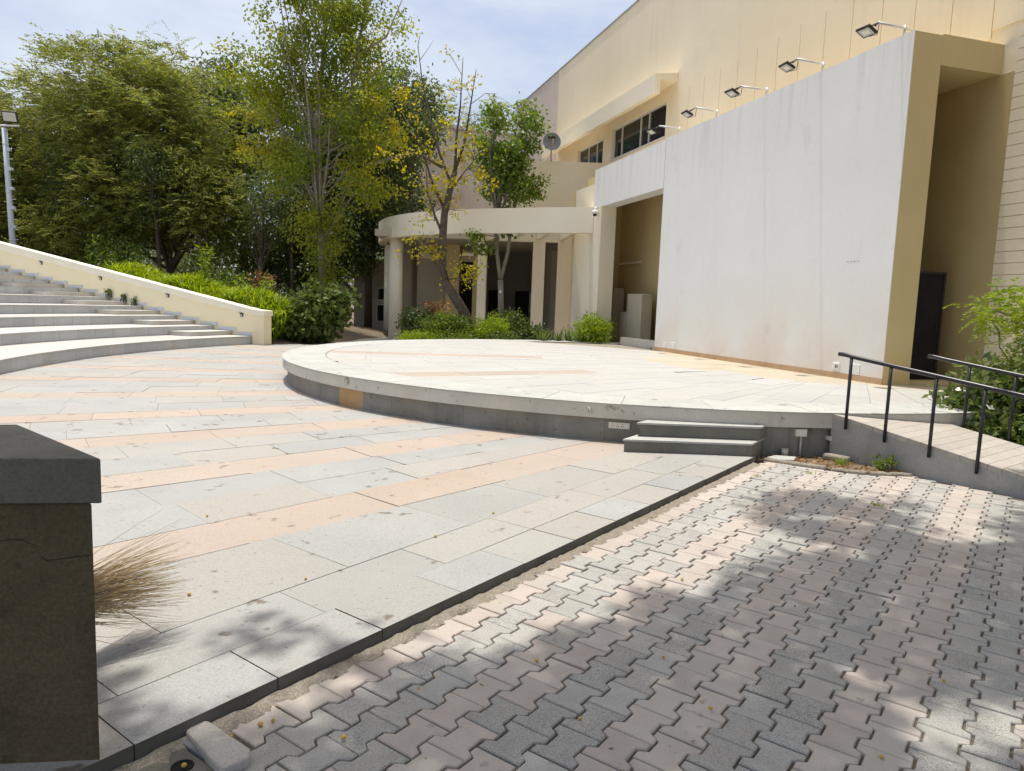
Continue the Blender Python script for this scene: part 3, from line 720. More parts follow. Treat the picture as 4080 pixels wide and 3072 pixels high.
# drain in the corner: frame strip, cover, broken block
dr = empty('drain_cover', (-1.15, 2.12, 0), 'dark drain cover with steel frame in the bottom left corner', 'drain cover')
sdv = Vector((.819, -.574, 0)); snv = Vector((.574, .819, 0)); so = Vector((-1.132, 2.33, 0))
MB().obox(so, sdv, snv, Vector((0, 0, 1)), (-.12, .75), (-.012, .012), (-.03, .012)).build('frame', M['iron'], dr, bevel=.003)
MB().obox(so, sdv, snv, Vector((0, 0, 1)), (-.10, .75), (-.48, -.016), (-.03, .004)).build('cover', M['cap_concrete'], dr, bevel=.004)
MB().lathe((-1.037, 2.172, .0045), [(0, .0), (.034, .0), (.036, .002), (.030, .003), (.028, .001)], 18).build('lifting_hole', M['dark_hole'], dr)
MB().prism([(-1.098, 2.325), (-1.078, 2.385), (-1.042, 2.385), (-.835, 2.235), (-.822, 2.19), (-.885, 2.125), (-.945, 2.175)], -.02, .036).build('broken_block', M['path'], bevel=.010, label='broken concrete block beside the drain cover in the foreground', cat='block')
MB().prism([(-.99, 2.47), (-.78, 2.32), (-.72, 2.27), (-.80, 2.12), (-.86, 2.0), (-1.0, 1.9), (-.6, 1.85), (-.62, 2.3), (-.9, 2.55)], -.03, -.006).build('loose_sand', M['dust'], kind='stuff')

# ------------------------------------------------------------------ screen wall, corridor, auditorium
UZ = Vector((0, 0, 1)); wa = Vector((WA[0], WA[1], 0)); wu = Vector((WD[0], WD[1], 0)); wv = Vector((WN_[0], WN_[1], 0))
def Wp(u, v, z): return wa + wu*u + wv*v + UZ*z
def wbox(mb, u, v, z, m=0): return mb.obox(wa, wu, wv, UZ, u, v, z, m)
scr = empty('screen_wall', Wp(3.76, -.2, ZS), 'tall plain white rendered wall at the back of the stage', 'wall')
mb = MB(); wbox(mb, (0, 7.52), (-.50, 0), (ZS-.02, 5.77)); mb.m = [0]*6
me = wbox(MB(), (0.0, 7.52), (-.001, 0), (ZS-.02, 5.77))
body = MB(); wbox(body, (.0, 7.52), (-.52, -.0015), (ZS-.02, 5.768)); body.build('wall_core', M['yellow_wall'], scr)
face = MB(); wbox(face, (0.002, 7.52), (-.0012, .010), (.60, 5.772)); face.build('white_face', M['white_wall'], scr)
wbox(MB(), (7.545, 12.0), (-.45, .008), (4.575, 5.74)).build('bridge_beam', M['white_wall'], scr)
wbox(MB(), (7.521, 7.544), (-.44, -.03), (4.6, 5.7)).build('joint_filler', M['dark_hole'], scr)
u = -.015
while u < 7.5:
    e = min(u+.62, 7.52)
    wbox(MB(), (u+.003, e-.003), (.0, .024), (ZS-.02, .597)).build('skirting_tile', M['skirting'], scr); u = e
wbox(MB(), (-.016, -.0005), (-.52, .0), (ZS-.02, .597)).build('skirting_tile', M['yellow_wall'], scr)
def wplate(name, u, z, w, h, t, mat, par):
    return wbox(MB(), (u-w/2, u+w/2), (.009, .01+t), (z-h/2, z+h/2)).build(name, mat, par, bevel=.004)
wplate('blank_plate', 6.98, .68, .16, .14, .012, M['white_plastic'], scr); wplate('blank_plate', 6.58, .68, .22, .15, .012, M['white_plastic'], scr)
sk = wplate('socket', 1.0, .70, .16, .12, .02, M['white_plastic'], scr)
for du in (-.035, .0, .04):
    wbox(MB(), (1.0+du-.009, 1.0+du+.009), (.029, .033), (.672, .73)).build('socket_slot', M['dark_hole' if du < .02 else 'plastic'], sk)
wplate('blank_plate', .565, .69, .19, .17, .012, M['white_plastic'], scr)
for k in range(4): wbox(MB(), (.70+.075*k, .755+.075*k), (.0095, .0115), (2.43, 2.452)).build('vent_slot', M['band'], scr)

aud = empty('auditorium', Wp(8, -6, 0), 'big cream auditorium block with sloping-eyed windows behind the white wall', 'building')
aud['label'] = 'big cream auditorium block rising behind the white stage wall'
FV = -1.72
def wall_holes(mb, u0, u1, v0, v1, z0, z1, holes):
    us = sorted(set([u0, u1] + [h[0] for h in holes] + [h[1] for h in holes])); zs_ = sorted(set([z0, z1] + [h[2] for h in holes] + [h[3] for h in holes]))
    for i in range(len(us)-1):
        for j in range(len(zs_)-1):
            cu, cz = (us[i]+us[i+1])/2, (zs_[j]+zs_[j+1])/2
            if any(h[0] < cu < h[1] and h[2] < cz < h[3] for h in holes): continue
            wbox(mb, (us[i], us[i+1]), (v0, v1), (zs_[j], zs_[j+1]))
W1 = (10.93, 14.86, 6.70, 7.74); W2 = (15.60, 18.10, 6.70, 7.63)
mb = MB(); wall_holes(mb, -9, 20.7, FV-.3, FV, -.1, 11.4, [W1, W2]); mb.build('facade', M['cream'], aud)
wbox(MB(), (20.7, 27), (FV-.3, FV+.004), (-.1, 11.4)).build('stained_facade', M['pink_wall'], aud)
wbox(MB(), (-9, 27), (-14, FV-.305), (-.1, 11.3)).build('rear_block', M['cream'], aud)
wbox(MB(), (-9, 27), (FV-.32, FV+.02), (11.402, 11.46)).build('roof_edge', M['concrete'], aud)
wbox(MB(), (10.9, 18.2), (FV-.304, FV-.29), (6.6, 7.8)).build('unlit_room_sheet', M['dark_hole'], aud)  # black sheet standing for the unlit room behind the panes
# hood over the windows: thin front, open end
hd = MB()
wbox(hd, (10.31, 20.4), (FV+.004, -1.0), (8.095, 8.235)); hd.build('hood_top', M['cream_pale'], aud)
wbox(MB(), (10.31, 20.4), (-1.16, -1.0), (7.70, 8.094)).build('hood_front', M['cream_pale'], aud)
mb = MB(); vs = [Wp(10.309, FV+.005, 8.236), Wp(10.309, -1.0, 8.236), Wp(20.4, -1.0, 8.236), Wp(20.4, FV+.005, 8.236), Wp(10.309, FV+.005, 8.345), Wp(20.4, FV+.005, 8.345)]
mb.add(vs, [(0, 1, 4), (1, 2, 5, 4), (2, 3, 5)]); mb.build('hood_slope', M['cream'], aud)
for (u0, u1, z0, z1), splits in ((W1, (.02, .32, .47, .83, .99)), (W2, (.02, .30, .62, .985))):
    w = MB()
    wbox(w, (u0, u1), (FV-.16, FV-.08), (z0, z0+.05)); wbox(w, (u0, u1), (FV-.16, FV-.08), (z1-.05, z1))
    for u in (u0, u1-.05): wbox(w, (u, u+.05), (FV-.16, FV-.08), (z0+.05, z1-.05))
    win = w.build('window', M['frame'], aud)
    for i in range(len(splits)-1):
        # splits run from the right hand end
        a_, b_ = u0+(u1-u0)*(splits[i] if False else splits[i]), u0+(u1-u0)*splits[i+1]
        if i == 0 and u0 < 12:
            mbm = MB()
            for q_ in range(22):
                du = (b_-a_)*q_/14-.35
                for sgn in (1,):
                    p, q = Wp(a_+du, FV-.12, z0+.05), Wp(a_+du+.75, FV-.12, z1-.05)
                    lo = max(0, (a_-(a_+du))/.75); hi = min(1, (b_-(a_+du))/.75)
                    if hi > lo: mbm.tube([p.lerp(q, lo), p.lerp(q, hi)], .012, 5)
            mbm.build('window_mesh', M['mesh_bar'], win)
            wbox(MB(), (a_, b_), (FV-.17, FV-.16), (z0+.05, z1-.05)).build('pane', M['pane'], win)
        else:
            wbox(MB(), (a_+.02, b_-.02), (FV-.135, FV-.125), (z0+.05, z1-.05)).build('pane', M['pane'], win)
        if i: wbox(MB(), (a_-.022, a_+.022), (FV-.15, FV-.085), (z0+.05, z1-.05)).build('mullion', M['frame'], win)
    wbox(MB(), (u0-.04, u1+.04), (FV-.05, FV+.03), (z0-.05, z0-.002)).build('window_sill', M['frame'], win)
# raised vertical panels above the screen wall
u = -6.0
us = []
while u < 9.9: us.append(u); u += .78
for k, u in enumerate(us):
    wbox(MB(), (u+.008, min(u+.772, 9.93)), (FV-.002, FV+.018), (5.95+.12*(k % 2), 7.80)).build('wall_panel', M['cream'], aud)
# horizontal boards at the right
z = -.05
while z < 5.9:
    wbox(MB(), (-7.5, -.235), (FV-.002, FV+.022), (z+.006, z+.172)).build('wall_board', M['cream'], aud); z += .178
# corridor roof slab; its end reads as a beam
wbox(MB(), (0.0, 13.9), (FV+.003, -.522), (5.345, 5.79)).build('corridor_roof', M['yellow_wall'], aud)
wbox(MB(), (-.23, 13.9), (FV+.0005, FV+.012), (-.05, 5.343)).build('shaded_lining', M['shaded_recess_wall'], aud)  # thin sheet over the facade carrying the painted recess shade
wbox(MB(), (5.0, 5.12), (-1.706, -.525), (ZS-.02, 5.343)).build('unseen_cross_wall', M['yellow_wall'], aud)  # unseen wall, set deep so the recess stays dark
dd = wbox(MB(), (.285, .299), (-1.30, -.53), (.56, 2.27)).build('door', M['black_door'], aud)
fr_ = MB(); wbox(fr_, (.27, .31), (-1.345, -1.302), (.557, 2.31)); wbox(fr_, (.27, .31), (-1.302, -.527), (2.272, 2.31)); fr_.build('door_frame', M['black_metal'], dd)
for z_ in (.9, 1.5, 2.05): wbox(MB(), (.268, .2845), (-.58, -.545), (z_, z_+.1)).build('hinge', M['black_metal'], dd)
wbox(MB(), (.272, .2845), (-1.25, -1.235), (1.3, 1.5)).build('door_handle', M['black_metal'], dd)
wbox(MB(), (.05, .299), (-1.71, -.525), (ZS-.02, .556)).build('threshold', M['yellow_wall'], aud)
wbox(MB(), (13.7, 13.85), (FV+.013, -.02), (-.05, 5.343)).build('added_corridor_end', M['yellow_wall'], aud)  # wall added to close off light and deepen the dark opening
wbox(MB(), (12.02, 13.69), (-.3, -.03), (-.05, 5.343)).build('added_corridor_side', M['cream_pale'], aud)  # side wall added along with the end wall to darken the corridor
# corridor end near the portico: stepped block, low kerb
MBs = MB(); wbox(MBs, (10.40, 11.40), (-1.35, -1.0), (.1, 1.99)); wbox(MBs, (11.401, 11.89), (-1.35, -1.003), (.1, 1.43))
MBs.build('stepped_block', M['shaded_wall'], bevel=.01, label='stepped cream masonry block standing in the dark opening beside the portico pier', cat='block')
wbox(MB(), (12.9, 13.4), (-1.6, -1.2), (.1, 2.2)).build('masonry_post', M['shaded_wall'], bevel=.01, label='dim masonry post deep inside the dark opening', cat='post')
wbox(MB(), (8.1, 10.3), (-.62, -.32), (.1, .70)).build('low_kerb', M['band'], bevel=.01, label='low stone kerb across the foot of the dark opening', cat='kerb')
wbox(MB(), (12.0, 13.6), (-1.69, -1.66), (3.0, 3.06)).build('wall_conduit', M['cream'], label='thin cream conduit on the wall inside the dark opening', cat='conduit')

# ------------------------------------------------------------------ curved portico
por = empty('portico', (-1.5, 25.0, .1), 'curved cream portico with a deep fascia on columns', 'portico')
fc = [(2.35, 22.56), (1.5, 22.82), (.6, 23.12), (-.17, 23.45), (-1.1, 23.83), (-2.0, 24.28), (-2.8, 24.82), (-3.5, 25.42), (-4.05, 26.02), (-4.55, 26.70), (-5.0, 27.48), (-5.33, 28.35), (-5.62, 29.3), (-5.8, 30.4), (-5.85, 31.6), (-5.75, 33.0)]
def offs(pl, d):
    out = []
    for i, p in enumerate(pl):
        a, b = pl[max(i-1, 0)], pl[min(i+1, len(pl)-1)]; t = Vector((b[0]-a[0], b[1]-a[1], 0)).normalized(); out.append((p[0]+t.y*d, p[1]-t.x*d))
    return out
# densify with Catmull-Rom
def dense(pl, k=4):
    o = []
    for i in range(len(pl)-1):
        p0, p1, p2, p3 = pl[max(i-1, 0)], pl[i], pl[i+1], pl[min(i+2, len(pl)-1)]
        for j in range(k):
            t = j/k; o.append(tuple(.5*((2*p1[d])+(-p0[d]+p2[d])*t+(2*p0[d]-5*p1[d]+4*p2[d]-p3[d])*t*t+(-p0[d]+3*p1[d]-3*p2[d]+p3[d])*t**3) for d in (0, 1)))
    return o + [pl[-1]]
fd = dense(fc); fi = offs(fd, .28)
mb = MB(); n = len(fd)
vs = [(x, y, z) for z in (3.84, 4.63) for x, y in fd] + [(x, y, z) for z in (3.84, 4.63) for x, y in fi]
fs = []
for i in range(n-1):
    fs += [(i, i+1, n+i+1, n+i), (2*n+i, 3*n+i, 3*n+i+1, 2*n+i+1), (n+i, n+i+1, 3*n+i+1, 3*n+i), (i, 2*n+i, 2*n+i+1, i+1)]
fs += [(0, n, 3*n, 2*n), (n-1, 3*n-1, 4*n-1, 2*n-1)]
mb.add(vs, fs); mb.sm = [True]*len(mb.f)
o = mb.build('fascia', M['cream_pale'], por); md = o.modifiers.new('split', 'EDGE_SPLIT'); md.split_angle = radians(40)
MB().lathe((-4.58, 27.45, -.05), [(0, 0), (.255, 0), (.255, 3.889), (0, 3.889)], 32).build('round_column', M['cream_pale'], por)
MB().lathe((-5.35, 30.6, -.05), [(0, 0), (.255, 0), (.255, 3.889), (0, 3.889)], 32).build('round_column', M['cream_pale'], por)
wbox(MB(), (11.42, 12.0), (-.5, -.002), (-.1, 4.574)).build('end_pier', M['cream_pale'], por, bevel=.01)
# inner row
IY = 26.4
def bx(name, x0, x1, y0, y1, z0, z1, mat, par=por, **kw): return MB().box(x0, x1, y0, y1, z0, z1).build(name, M[mat], par, **kw)
bx('square_column', -1.42, -1.10, IY, IY+.9, -.05, 3.838, 'cream_pale')
bx('square_column', .60, 1.04, IY, IY+.75, -.05, 3.838, 'cream_pale')
bx('plaster_wall', 1.50, 2.72, IY-.1, IY+.25, -.05, 3.839, 'cream_pale')
bx('inner_beam', -1.46, 2.95, IY-.02, IY+.32, 3.84, 4.25, 'cream_pale')
bx('dish_block_wall', -.25, 3.05, IY+.02, IY+1.4, 4.2505, 6.72, 'cream')
for x0, x1, y0 in ((-1.3, -1.28, 24.2), (.3, -.1, 23.45), (1.15, .78, 23.15), (1.9, 1.62, 22.9)):
    A = Vector((x0, y0, 4.02)); B = Vector((x1, IY-.02, 4.02)); d = (B-A); L_ = d.length; d.normalize(); sd = d.cross(UZ)
    MB().obox(A, d, sd, UZ, (.15, L_), (-.07, .07), (-.12, .12)).build('cross_beam', M['cream_pale'], por)
bx('roof_slab', -5.3, -1.5, 26.9, 34.5, 3.90, 4.15, 'shaded_wall')
bx('roof_slab', -1.5, 2.9, 26.75, 34.5, 3.90, 4.15, 'shaded_wall')
bx('lobby_floor', -5.6, 3.0, 24.6, 34.5, -.04, .09, 'path')
# lobby back wall with doors
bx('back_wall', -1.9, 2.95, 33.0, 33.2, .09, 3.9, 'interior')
for x0, x1 in ((-1.22, -.72), (.0, .62), (1.05, 1.3), (1.62, 2.0)): bx('lobby_door', x0, x1, 32.93, 32.995, .09, 2.15, 'black_door')
bx('notice_board', .66, 1.0, 32.94, 32.99, 1.2, 2.1, 'frame')
bx('louvre_wall', -4.25, -2.90, 31.0, 31.2, .09, 3.9, 'shaded_wall')
lv = bx('louvre_vent', -4.10, -2.93, 30.93, 30.995, 3.36, 3.70, 'cream_pale')
for k in range(4): bx('slat', -4.05, -2.98, 30.90, 30.929, 3.40+.07*k, 3.435+.07*k, 'cream_pale', lv)
bx('pilaster', -2.885, -2.36, 29.8, 31.2, .09, 3.9, 'yellow_wall')
dd = bx('tall_door', -2.35, -1.80, 30.6, 30.66, .09, 3.25, 'black_door')
bx('door_head', -2.35, -1.80, 30.5, 30.7, 3.255, 3.5, 'cream_pale')
bx('pilaster', -1.795, -1.55, 29.9, 31.2, .09, 3.9, 'yellow_wall')
bx('side_pier', -5.1, -4.6, 31.5, 32.2, .09, 3.9, 'shaded_wall')
bx('end_wall', -5.9, -4.26, 33.6, 33.8, .0, 3.9, 'shaded_wall')
# garden rail in the portico
gr = empty('garden_rail', (-3.7, 27.6, .09), 'thin dark rail between the round column and the planter', 'railing')
MB().tube([(-4.2, 27.4, .98), (-2.6, 28.0, .98)], .022, 8).build('top_rail', M['black_rail'], gr)
for t in (.02, .35, .68, .98): MB().tube([(-4.2+1.6*t, 27.4+.6*t, .09), (-4.2+1.6*t, 27.4+.6*t, .97)], .016, 8).build('post', M['black_rail'], gr)

# pinkish rear wing seen between the trees
rw = empty('rear_wing', (-3, 42, 0), 'dull pinkish rear wing of the building seen between the trees', 'building')
MB().prism([(-6.6, 40.0), (-1.0, 41.6), (3.0, 42.6), (3.0, 48), (-6.6, 48)], -.1, lambda x, y: 11.15-.02*(x+6.6)).build('wall', M['pink_wall'], rw)
MB().prism([(-6.75, 39.85), (-1.0, 41.45), (3.0, 42.45), (3.0, 42.7), (-6.75, 40.2)], lambda x, y: 11.152-.02*(x+6.6), lambda x, y: 11.27-.02*(x+6.6)).build('parapet', M['pink_wall'], rw)
# shaded annexe left of the portico with stair
ax = empty('annexe', (-6.9, 35, 0), 'shaded grey annexe with dark windows left of the portico', 'building')
MB().box(-7.65, -5.95, 34.0, 40, -.1, 3.4).build('wall', M['shaded_wall'], ax)
for z0, z1 in ((1.5, 2.1), (.5, 1.32)):
    w = MB().box(-6.56, -5.97, 33.955, 33.999, z0, z1).build('window', M['frame'], ax)
    MB().box(-6.52, -6.01, 33.94, 33.9545, z0+.04, z1-.04).build('pane', M['pane'], w)
for k in range(7): MB().box(-8.35+.12*k, -8.2+.12*k, 33.6, 34.6, 2.35-.15*k, 2.50-.15*k).build('stair_tread', M['shaded_wall'], ax)
mb = MB(); mb.add([(-8.4, 33.58, 2.2), (-7.5, 33.58, 1.1), (-7.5, 33.58, 1.5), (-8.4, 33.58, 2.65)], [(0, 1, 2, 3)]); mb.add([(-8.4, 33.7, 2.2), (-7.5, 33.7, 1.1), (-7.5, 33.7, 1.5), (-8.4, 33.7, 2.65)], [(3, 2, 1, 0)])
mb.f += [[0, 3, 7, 4], [1, 5, 6, 2], [3, 2, 6, 7], [0, 4, 5, 1]]; mb.m += [0]*4; mb.sm += [False]*4
mb.build('stair_string', M['cream'], ax)
MB().box(-8.5, -8.3, 33.6, 34.6, -.1, 2.5).build('stair_post', M['cream'], ax)
# paved path behind the stage
MB().prism([(-5.95, 22.25), (-4.5, 20.1), (-3.6, 20.4), (-3.2, 24.7), (-5.6, 34), (-8.6, 33.5), (-7.2, 24)], -.05, .055).build('path', M['path'], kind='structure')
MB().prism([(-3.4, 19.2), (-3.3, 24.9), (-2.2, 24.9), (.0, 24.3), (2.2, 23.2), (3.0, 20.5), (3.3, 19.3), (0, 21.6)], -.05, .20).build('planting_bed', M['soil'], kind='structure')

# satellite dish on the cream block
ds = empty('satellite_dish', (1.02, 26.2, 6.72), 'grey round satellite dish on the parapet above the portico', 'satellite dish')
dn = Vector((.12, -1, .12)).normalized()
prof = [(.31*t, .075*t*t) for t in (0, .25, .5, .75, .92, 1)] + [(.318, .085), (.31, .066)] + [(.30*t, .075*t*t-.012) for t in (.9, .6, .3, 0)]
dc = Vector((1.1, 26.15, 7.32))
MB().lathe(dc, prof, 32, 0, dn).build('reflector', M['grey_dish'], ds)
ex = dn.cross(UZ).normalized(); ey = ex.cross(dn)
MB().obox(dc+dn*.06, ex, ey, dn, (-.13, .13), (.12, .19), (0, .012)).build('label_plate', M['black_metal'], ds)
MB().obox(dc-dn*.02, ex, ey, dn, (-.06, .06), (-.12, .02), (-.1, .0)).build('bracket', M['grey_dish'], ds)
MB().tube([dc-ey*.29+dn*.06, dc-ey*.2+dn*.30, dc+dn*.36], .014, 8).build('feed_arm', M['skirting'], ds)
MB().tube([dc-dn*.08-ey*.08, (1.1, 26.3, 7.1), (1.12, 26.4, 6.72)], .028, 8).build('mast', M['skirting'], ds)
MB().tube([(1.12, 26.4, 7.0), (.98, 26.45, 6.72)], .014, 6).build('stay', M['skirting'], ds)

# security camera under the beam corner
sc = empty('security_camera', Wp(11.6, .0, 4.57), 'small white dome security camera under the white beam corner', 'camera')
cc = Wp(11.62, .12, 4.40)
MB().tube([Wp(11.62, .1, 4.575), Wp(11.62, .12, 4.47)], .035, 10).build('mount', M['white_plastic'], sc)
MB().lathe(cc+UZ*.08, [(0, 0), (.085, -.005), (.095, -.06), (.09, -.11), (0, -.112)], 20).build('housing', M['white_plastic'], sc)
MB().lathe(cc-UZ*.032, [(.065, 0), (.06, -.04), (.04, -.065), (0, -.075)], 18).build('dome', M['black_metal'], sc)

# ------------------------------------------------------------------ floodlights on the screen wall
FL = [(6.99, 'farthest floodlight on the white wall, by the dark window'), (5.35, 'second floodlight from the far end of the white wall'), (3.60, 'middle floodlight of the five on top of the white wall'),
      (2.02, 'second floodlight from the near end of the white wall'), (.25, 'nearest and largest floodlight at the near top corner of the white wall')]
for k, (u, lab) in enumerate(FL):
    t = empty('floodlight', Wp(u, -.05, 5.775), lab, 'floodlight', 'floodlights along the top of the white wall')
    dz = [0, .015, -.01, .01, .0][k]; al = [.50, .50, .54, .50, .46][k]
    MB().tube([Wp(u, -.04, 5.774), Wp(u, -.04, 5.93)], .022, 8).build('post', M['galv'], t)
    MB().tube([Wp(u, -.30, 5.84), Wp(u, -.04, 5.885+dz*.3), Wp(u+.01, .15, 5.90+dz), Wp(u+.015, al, 5.905+dz*1.6)], .019, 8).build('arm', M['galv'], t)
    ax_ = wu.copy(); nrm = (wv*.42 - UZ*.91).normalized(); yy = nrm.cross(ax_)
    hc = Wp(u, al+.19, 5.755+dz)
    rt = Matrix.Rotation(radians([6, -5, 3, -4, 5][k]), 3, UZ); ax_ = rt @ ax_; nrm = rt @ nrm; yy = rt @ yy
    hb = MB().obox(hc, ax_, yy, nrm, (-.128, .128), (-.10, .10), (-.014, .022)).build('housing', M['black_metal'], t, bevel=.012)
    fin = MB()
    for q in range(7): fin.obox(hc, ax_, yy, nrm, (-.10, .10), (-.075+.023*q, -.069+.023*q), (-.036, -.0135))
    fin.build('cooling_fins', M['black_metal'], hb)
    MB().obox(hc, ax_, yy, nrm, (-.098, .098), (-.072, .072), (.0222, .0245)).build('lens', M['lens'], hb)
    MB().obox(hc, ax_, yy, nrm, (-.058, .058), (-.04, .04), (.0247, .027)).build('diode_plate', M['plastic'], hb)
    hinge = hc - nrm*.03
    MB().tube([hinge+ax_*.135, Wp(u+.08, al+.07, 5.86+dz), Wp(u-.08, al+.07, 5.86+dz), hinge-ax_*.135], .012, 6).build('bracket', M['black_metal'], t)
    MB().tube([hinge+yy*.0, Wp(u+.03, al+.10, 5.70+dz), Wp(u+.02, al-.02, 5.74+dz), Wp(u+.02, al-.04, 5.89+dz)], .006, 5).build('cable', M['wire'], t)

# light mast behind the sloping wall
pm = empty('light_mast', (-20.3, 29.0, 1.5), 'tall pale steel light mast with floodlight at the left edge', 'light mast')
A, B = Vector((-20.22, 29.0, 1.2)), Vector((-20.42, 29.0, 7.75))
MB().tube([A, A.lerp(B, .35), A.lerp(B, .7), B], [.115, .11, .10, .09], 14).build('pole', M['steel'], pm)
for t in (.33, .62, .9): MB().tube([A.lerp(B, t), A.lerp(B, t+.008)], .118-.012*t, 14).build('collar', M['steel'], pm)
for k in range(12):
    p = A.lerp(B, .28+.06*k); MB().tube([p+Vector((.08, 0, 0)), p+Vector((.26, 0, 0))], .012, 6).build('climbing_peg', M['galv'], pm)
for k in range(6):
    p = A.lerp(B, .30+.115*k); MB().obox(p, (1, 0, 0), (0, 1, 0), (0, 0, 1), (.06, .20), (-.06, .06), (-.06, .06)).build('peg_block', M['steel'], pm)
MB().tube([B+Vector((-.6, 0, .1)), B+Vector((.6, 0, .1))], .04, 8).build('cross_arm', M['galv'], pm)
nrm = Vector((.25, -.75, -.45)).normalized(); axx = nrm.cross(UZ).normalized(); ayy = axx.cross(nrm)
hb = MB().obox(B+Vector((.30, -.1, .42)), axx, ayy, nrm, (-.27, .27), (-.22, .22), (-.05, .03)).build('lamp_housing', M['black_metal'], pm, bevel=.015)
MB().obox(B+Vector((.30, -.1, .42)), axx, ayy, nrm, (-.22, .22), (-.17, .17), (.031, .036)).build('lens', M['lens'], hb)
# ================================================================== vegetation
def unit(a): return a/np.maximum(np.linalg.norm(a, axis=1, keepdims=True), 1e-9)
def leaf_mesh(name, Cn, A, L, Wd, rnd, mat, fold=0.0):
    n = len(Cn); A = unit(A); rv = unit(rng.normal(size=(n, 3))); B = unit(np.cross(A, rv))
    L = np.broadcast_to(L, (n,))[:, None]; Wd = np.broadcast_to(Wd, (n,))[:, None]
    V = np.empty((n, 4, 3), np.float32)
    V[:, 0] = Cn; V[:, 1] = Cn + A*L*.42 + B*Wd*.5; V[:, 2] = Cn + A*L; V[:, 3] = Cn + A*L*.42 - B*Wd*.5
    me = bpy.data.meshes.new(name)
    me.vertices.add(4*n); me.vertices.foreach_set('co', V.ravel())
    me.loops.add(4*n); me.loops.foreach_set('vertex_index', np.arange(4*n, dtype=np.int32))
    me.polygons.add(n); me.polygons.foreach_set('loop_start', np.arange(0, 4*n, 4, dtype=np.int32))
    at = me.attributes.new('rnd', 'FLOAT', 'FACE'); at.data.foreach_set('value', np.clip(rnd, 0, 1).astype(np.float32))
    me.materials.append(mat); me.update(calc_edges=True); me.validate()
    return me
def blob_points(blobs, n, shell=.45):
    vol = np.array([b[1][0]*b[1][1]*b[1][2] for b in blobs])**.8; idx = rng.choice(len(blobs), n, p=vol/vol.sum())
    d = unit(rng.normal(size=(n, 3))); r = rng.random(n)**shell
    c = np.array([b[0] for b in blobs])[idx]; s = np.array([b[1] for b in blobs])[idx]
    return c + d*s*r[:, None], d
def broad(blobs, nclus, per, cr, L, W, droop=.35, shell=.45, vary=.55):
    cl, out = blob_points(blobs, nclus, shell); cv = rng.random(nclus)
    k = np.repeat(np.arange(nclus), per); n = len(k)
    C_ = cl[k] + rng.normal(size=(n, 3))*cr*np.array([1, 1, .65])
    A = rng.normal(size=(n, 3))*.8 + out[k]*.5 + np.array([0, 0, -droop])
    r = vary*cv[k] + (1-vary)*rng.random(n)
    return cl, C_, A, L*rng.uniform(.7, 1.25, n), W*rng.uniform(.7, 1.2, n), r
def feather(blobs, nclus, twigs, m, cr, tl, L, W, droop=.25, shell=.45, vary=.6):
    cl, out = blob_points(blobs, nclus, shell); cv = rng.random(nclus)
    k = np.repeat(np.arange(nclus), twigs); n = len(k)
    S = cl[k] + rng.normal(size=(n, 3))*cr*np.array([1, 1, .6])
    Dv = unit(rng.normal(size=(n, 3))*np.array([1, 1, .35]) + out[k]*.8 + np.array([0, 0, .05]))
    side = unit(np.cross(Dv, np.array([0, 0, 1.0])) + rng.normal(size=(n, 3))*.15)
    T = np.linspace(.1, 1, m); tl = tl*rng.uniform(.6, 1.3, n)
    C_ = S[:, None] + Dv[:, None]*(tl[:, None]*T)[..., None] + np.array([0, 0, -1])*(droop*tl[:, None]*T**2)[..., None]
    sg = np.where(np.arange(m) % 2 == 0, 1.0, -1.0)
    A = side[:, None]*sg[None, :, None] + Dv[:, None]*.7 + rng.normal(size=(n, m, 3))*.15 + np.array([0, 0, -.15])
    r = np.repeat(vary*cv[k] + (1-vary)*rng.random(n), m)
    C_ = C_.reshape(-1, 3); A = A.reshape(-1, 3); N = len(C_)
    return cl, C_, A, L*rng.uniform(.75, 1.2, N), W*rng.uniform(.8, 1.2, N), r
def limbs(mb, path, rad, cl, n, r0=.05, r1=.012, low=.35, sides=5):
    """curved limbs from the upper trunk to n leaf clusters"""
    path = [Vector(p) for p in path]; sel = rng.choice(len(cl), min(n, len(cl)), replace=False)
    for i in sel:
        e = Vector(cl[i]); zt = path[0].z + (path[-1].z-path[0].z)*(low+(1-low)*random.random()*.95)
        zt = min(zt, max(e.z-.3, path[0].z+(path[-1].z-path[0].z)*low))
        j = 0
        while j < len(path)-2 and path[j+1].z < zt: j += 1
        a, b = path[j], path[j+1]; t = 0 if abs(b.z-a.z) < 1e-6 else max(0, min(1, (zt-a.z)/(b.z-a.z))); s = a.lerp(b, t)
        mid = s.lerp(e, .5) + Vector((random.uniform(-.3, .3), random.uniform(-.3, .3), .12*(e-s).length))
        q = s.lerp(e, .25)*.6 + (s.lerp(mid, .5))*.4
        k = min(1.0, (e-s).length/3)
        mb.tube([s, q, mid, s.lerp(e, .8)+Vector((0, 0, .03)), e], [r0*k+.01, r0*k*.8+.008, r0*k*.55+.006, r1*1.2, r1*.6], sides, cap=False)
def tree(name, label, path, rad, crown, mat, bark, nl=30, lr=.06, group=None, low=.35, cat='tree'):
    t = empty(name, path[0], label, cat, group)
    cl, C_, A, L, W, r = crown
    mb = MB(); mb.tube(path, rad, 10); limbs(mb, path, rad, cl, nl, lr, low=low); mb.build('trunk', bark, t)
    put('crown', leaf_mesh('crown', C_, A, L, W, r, mat), t)
    return t
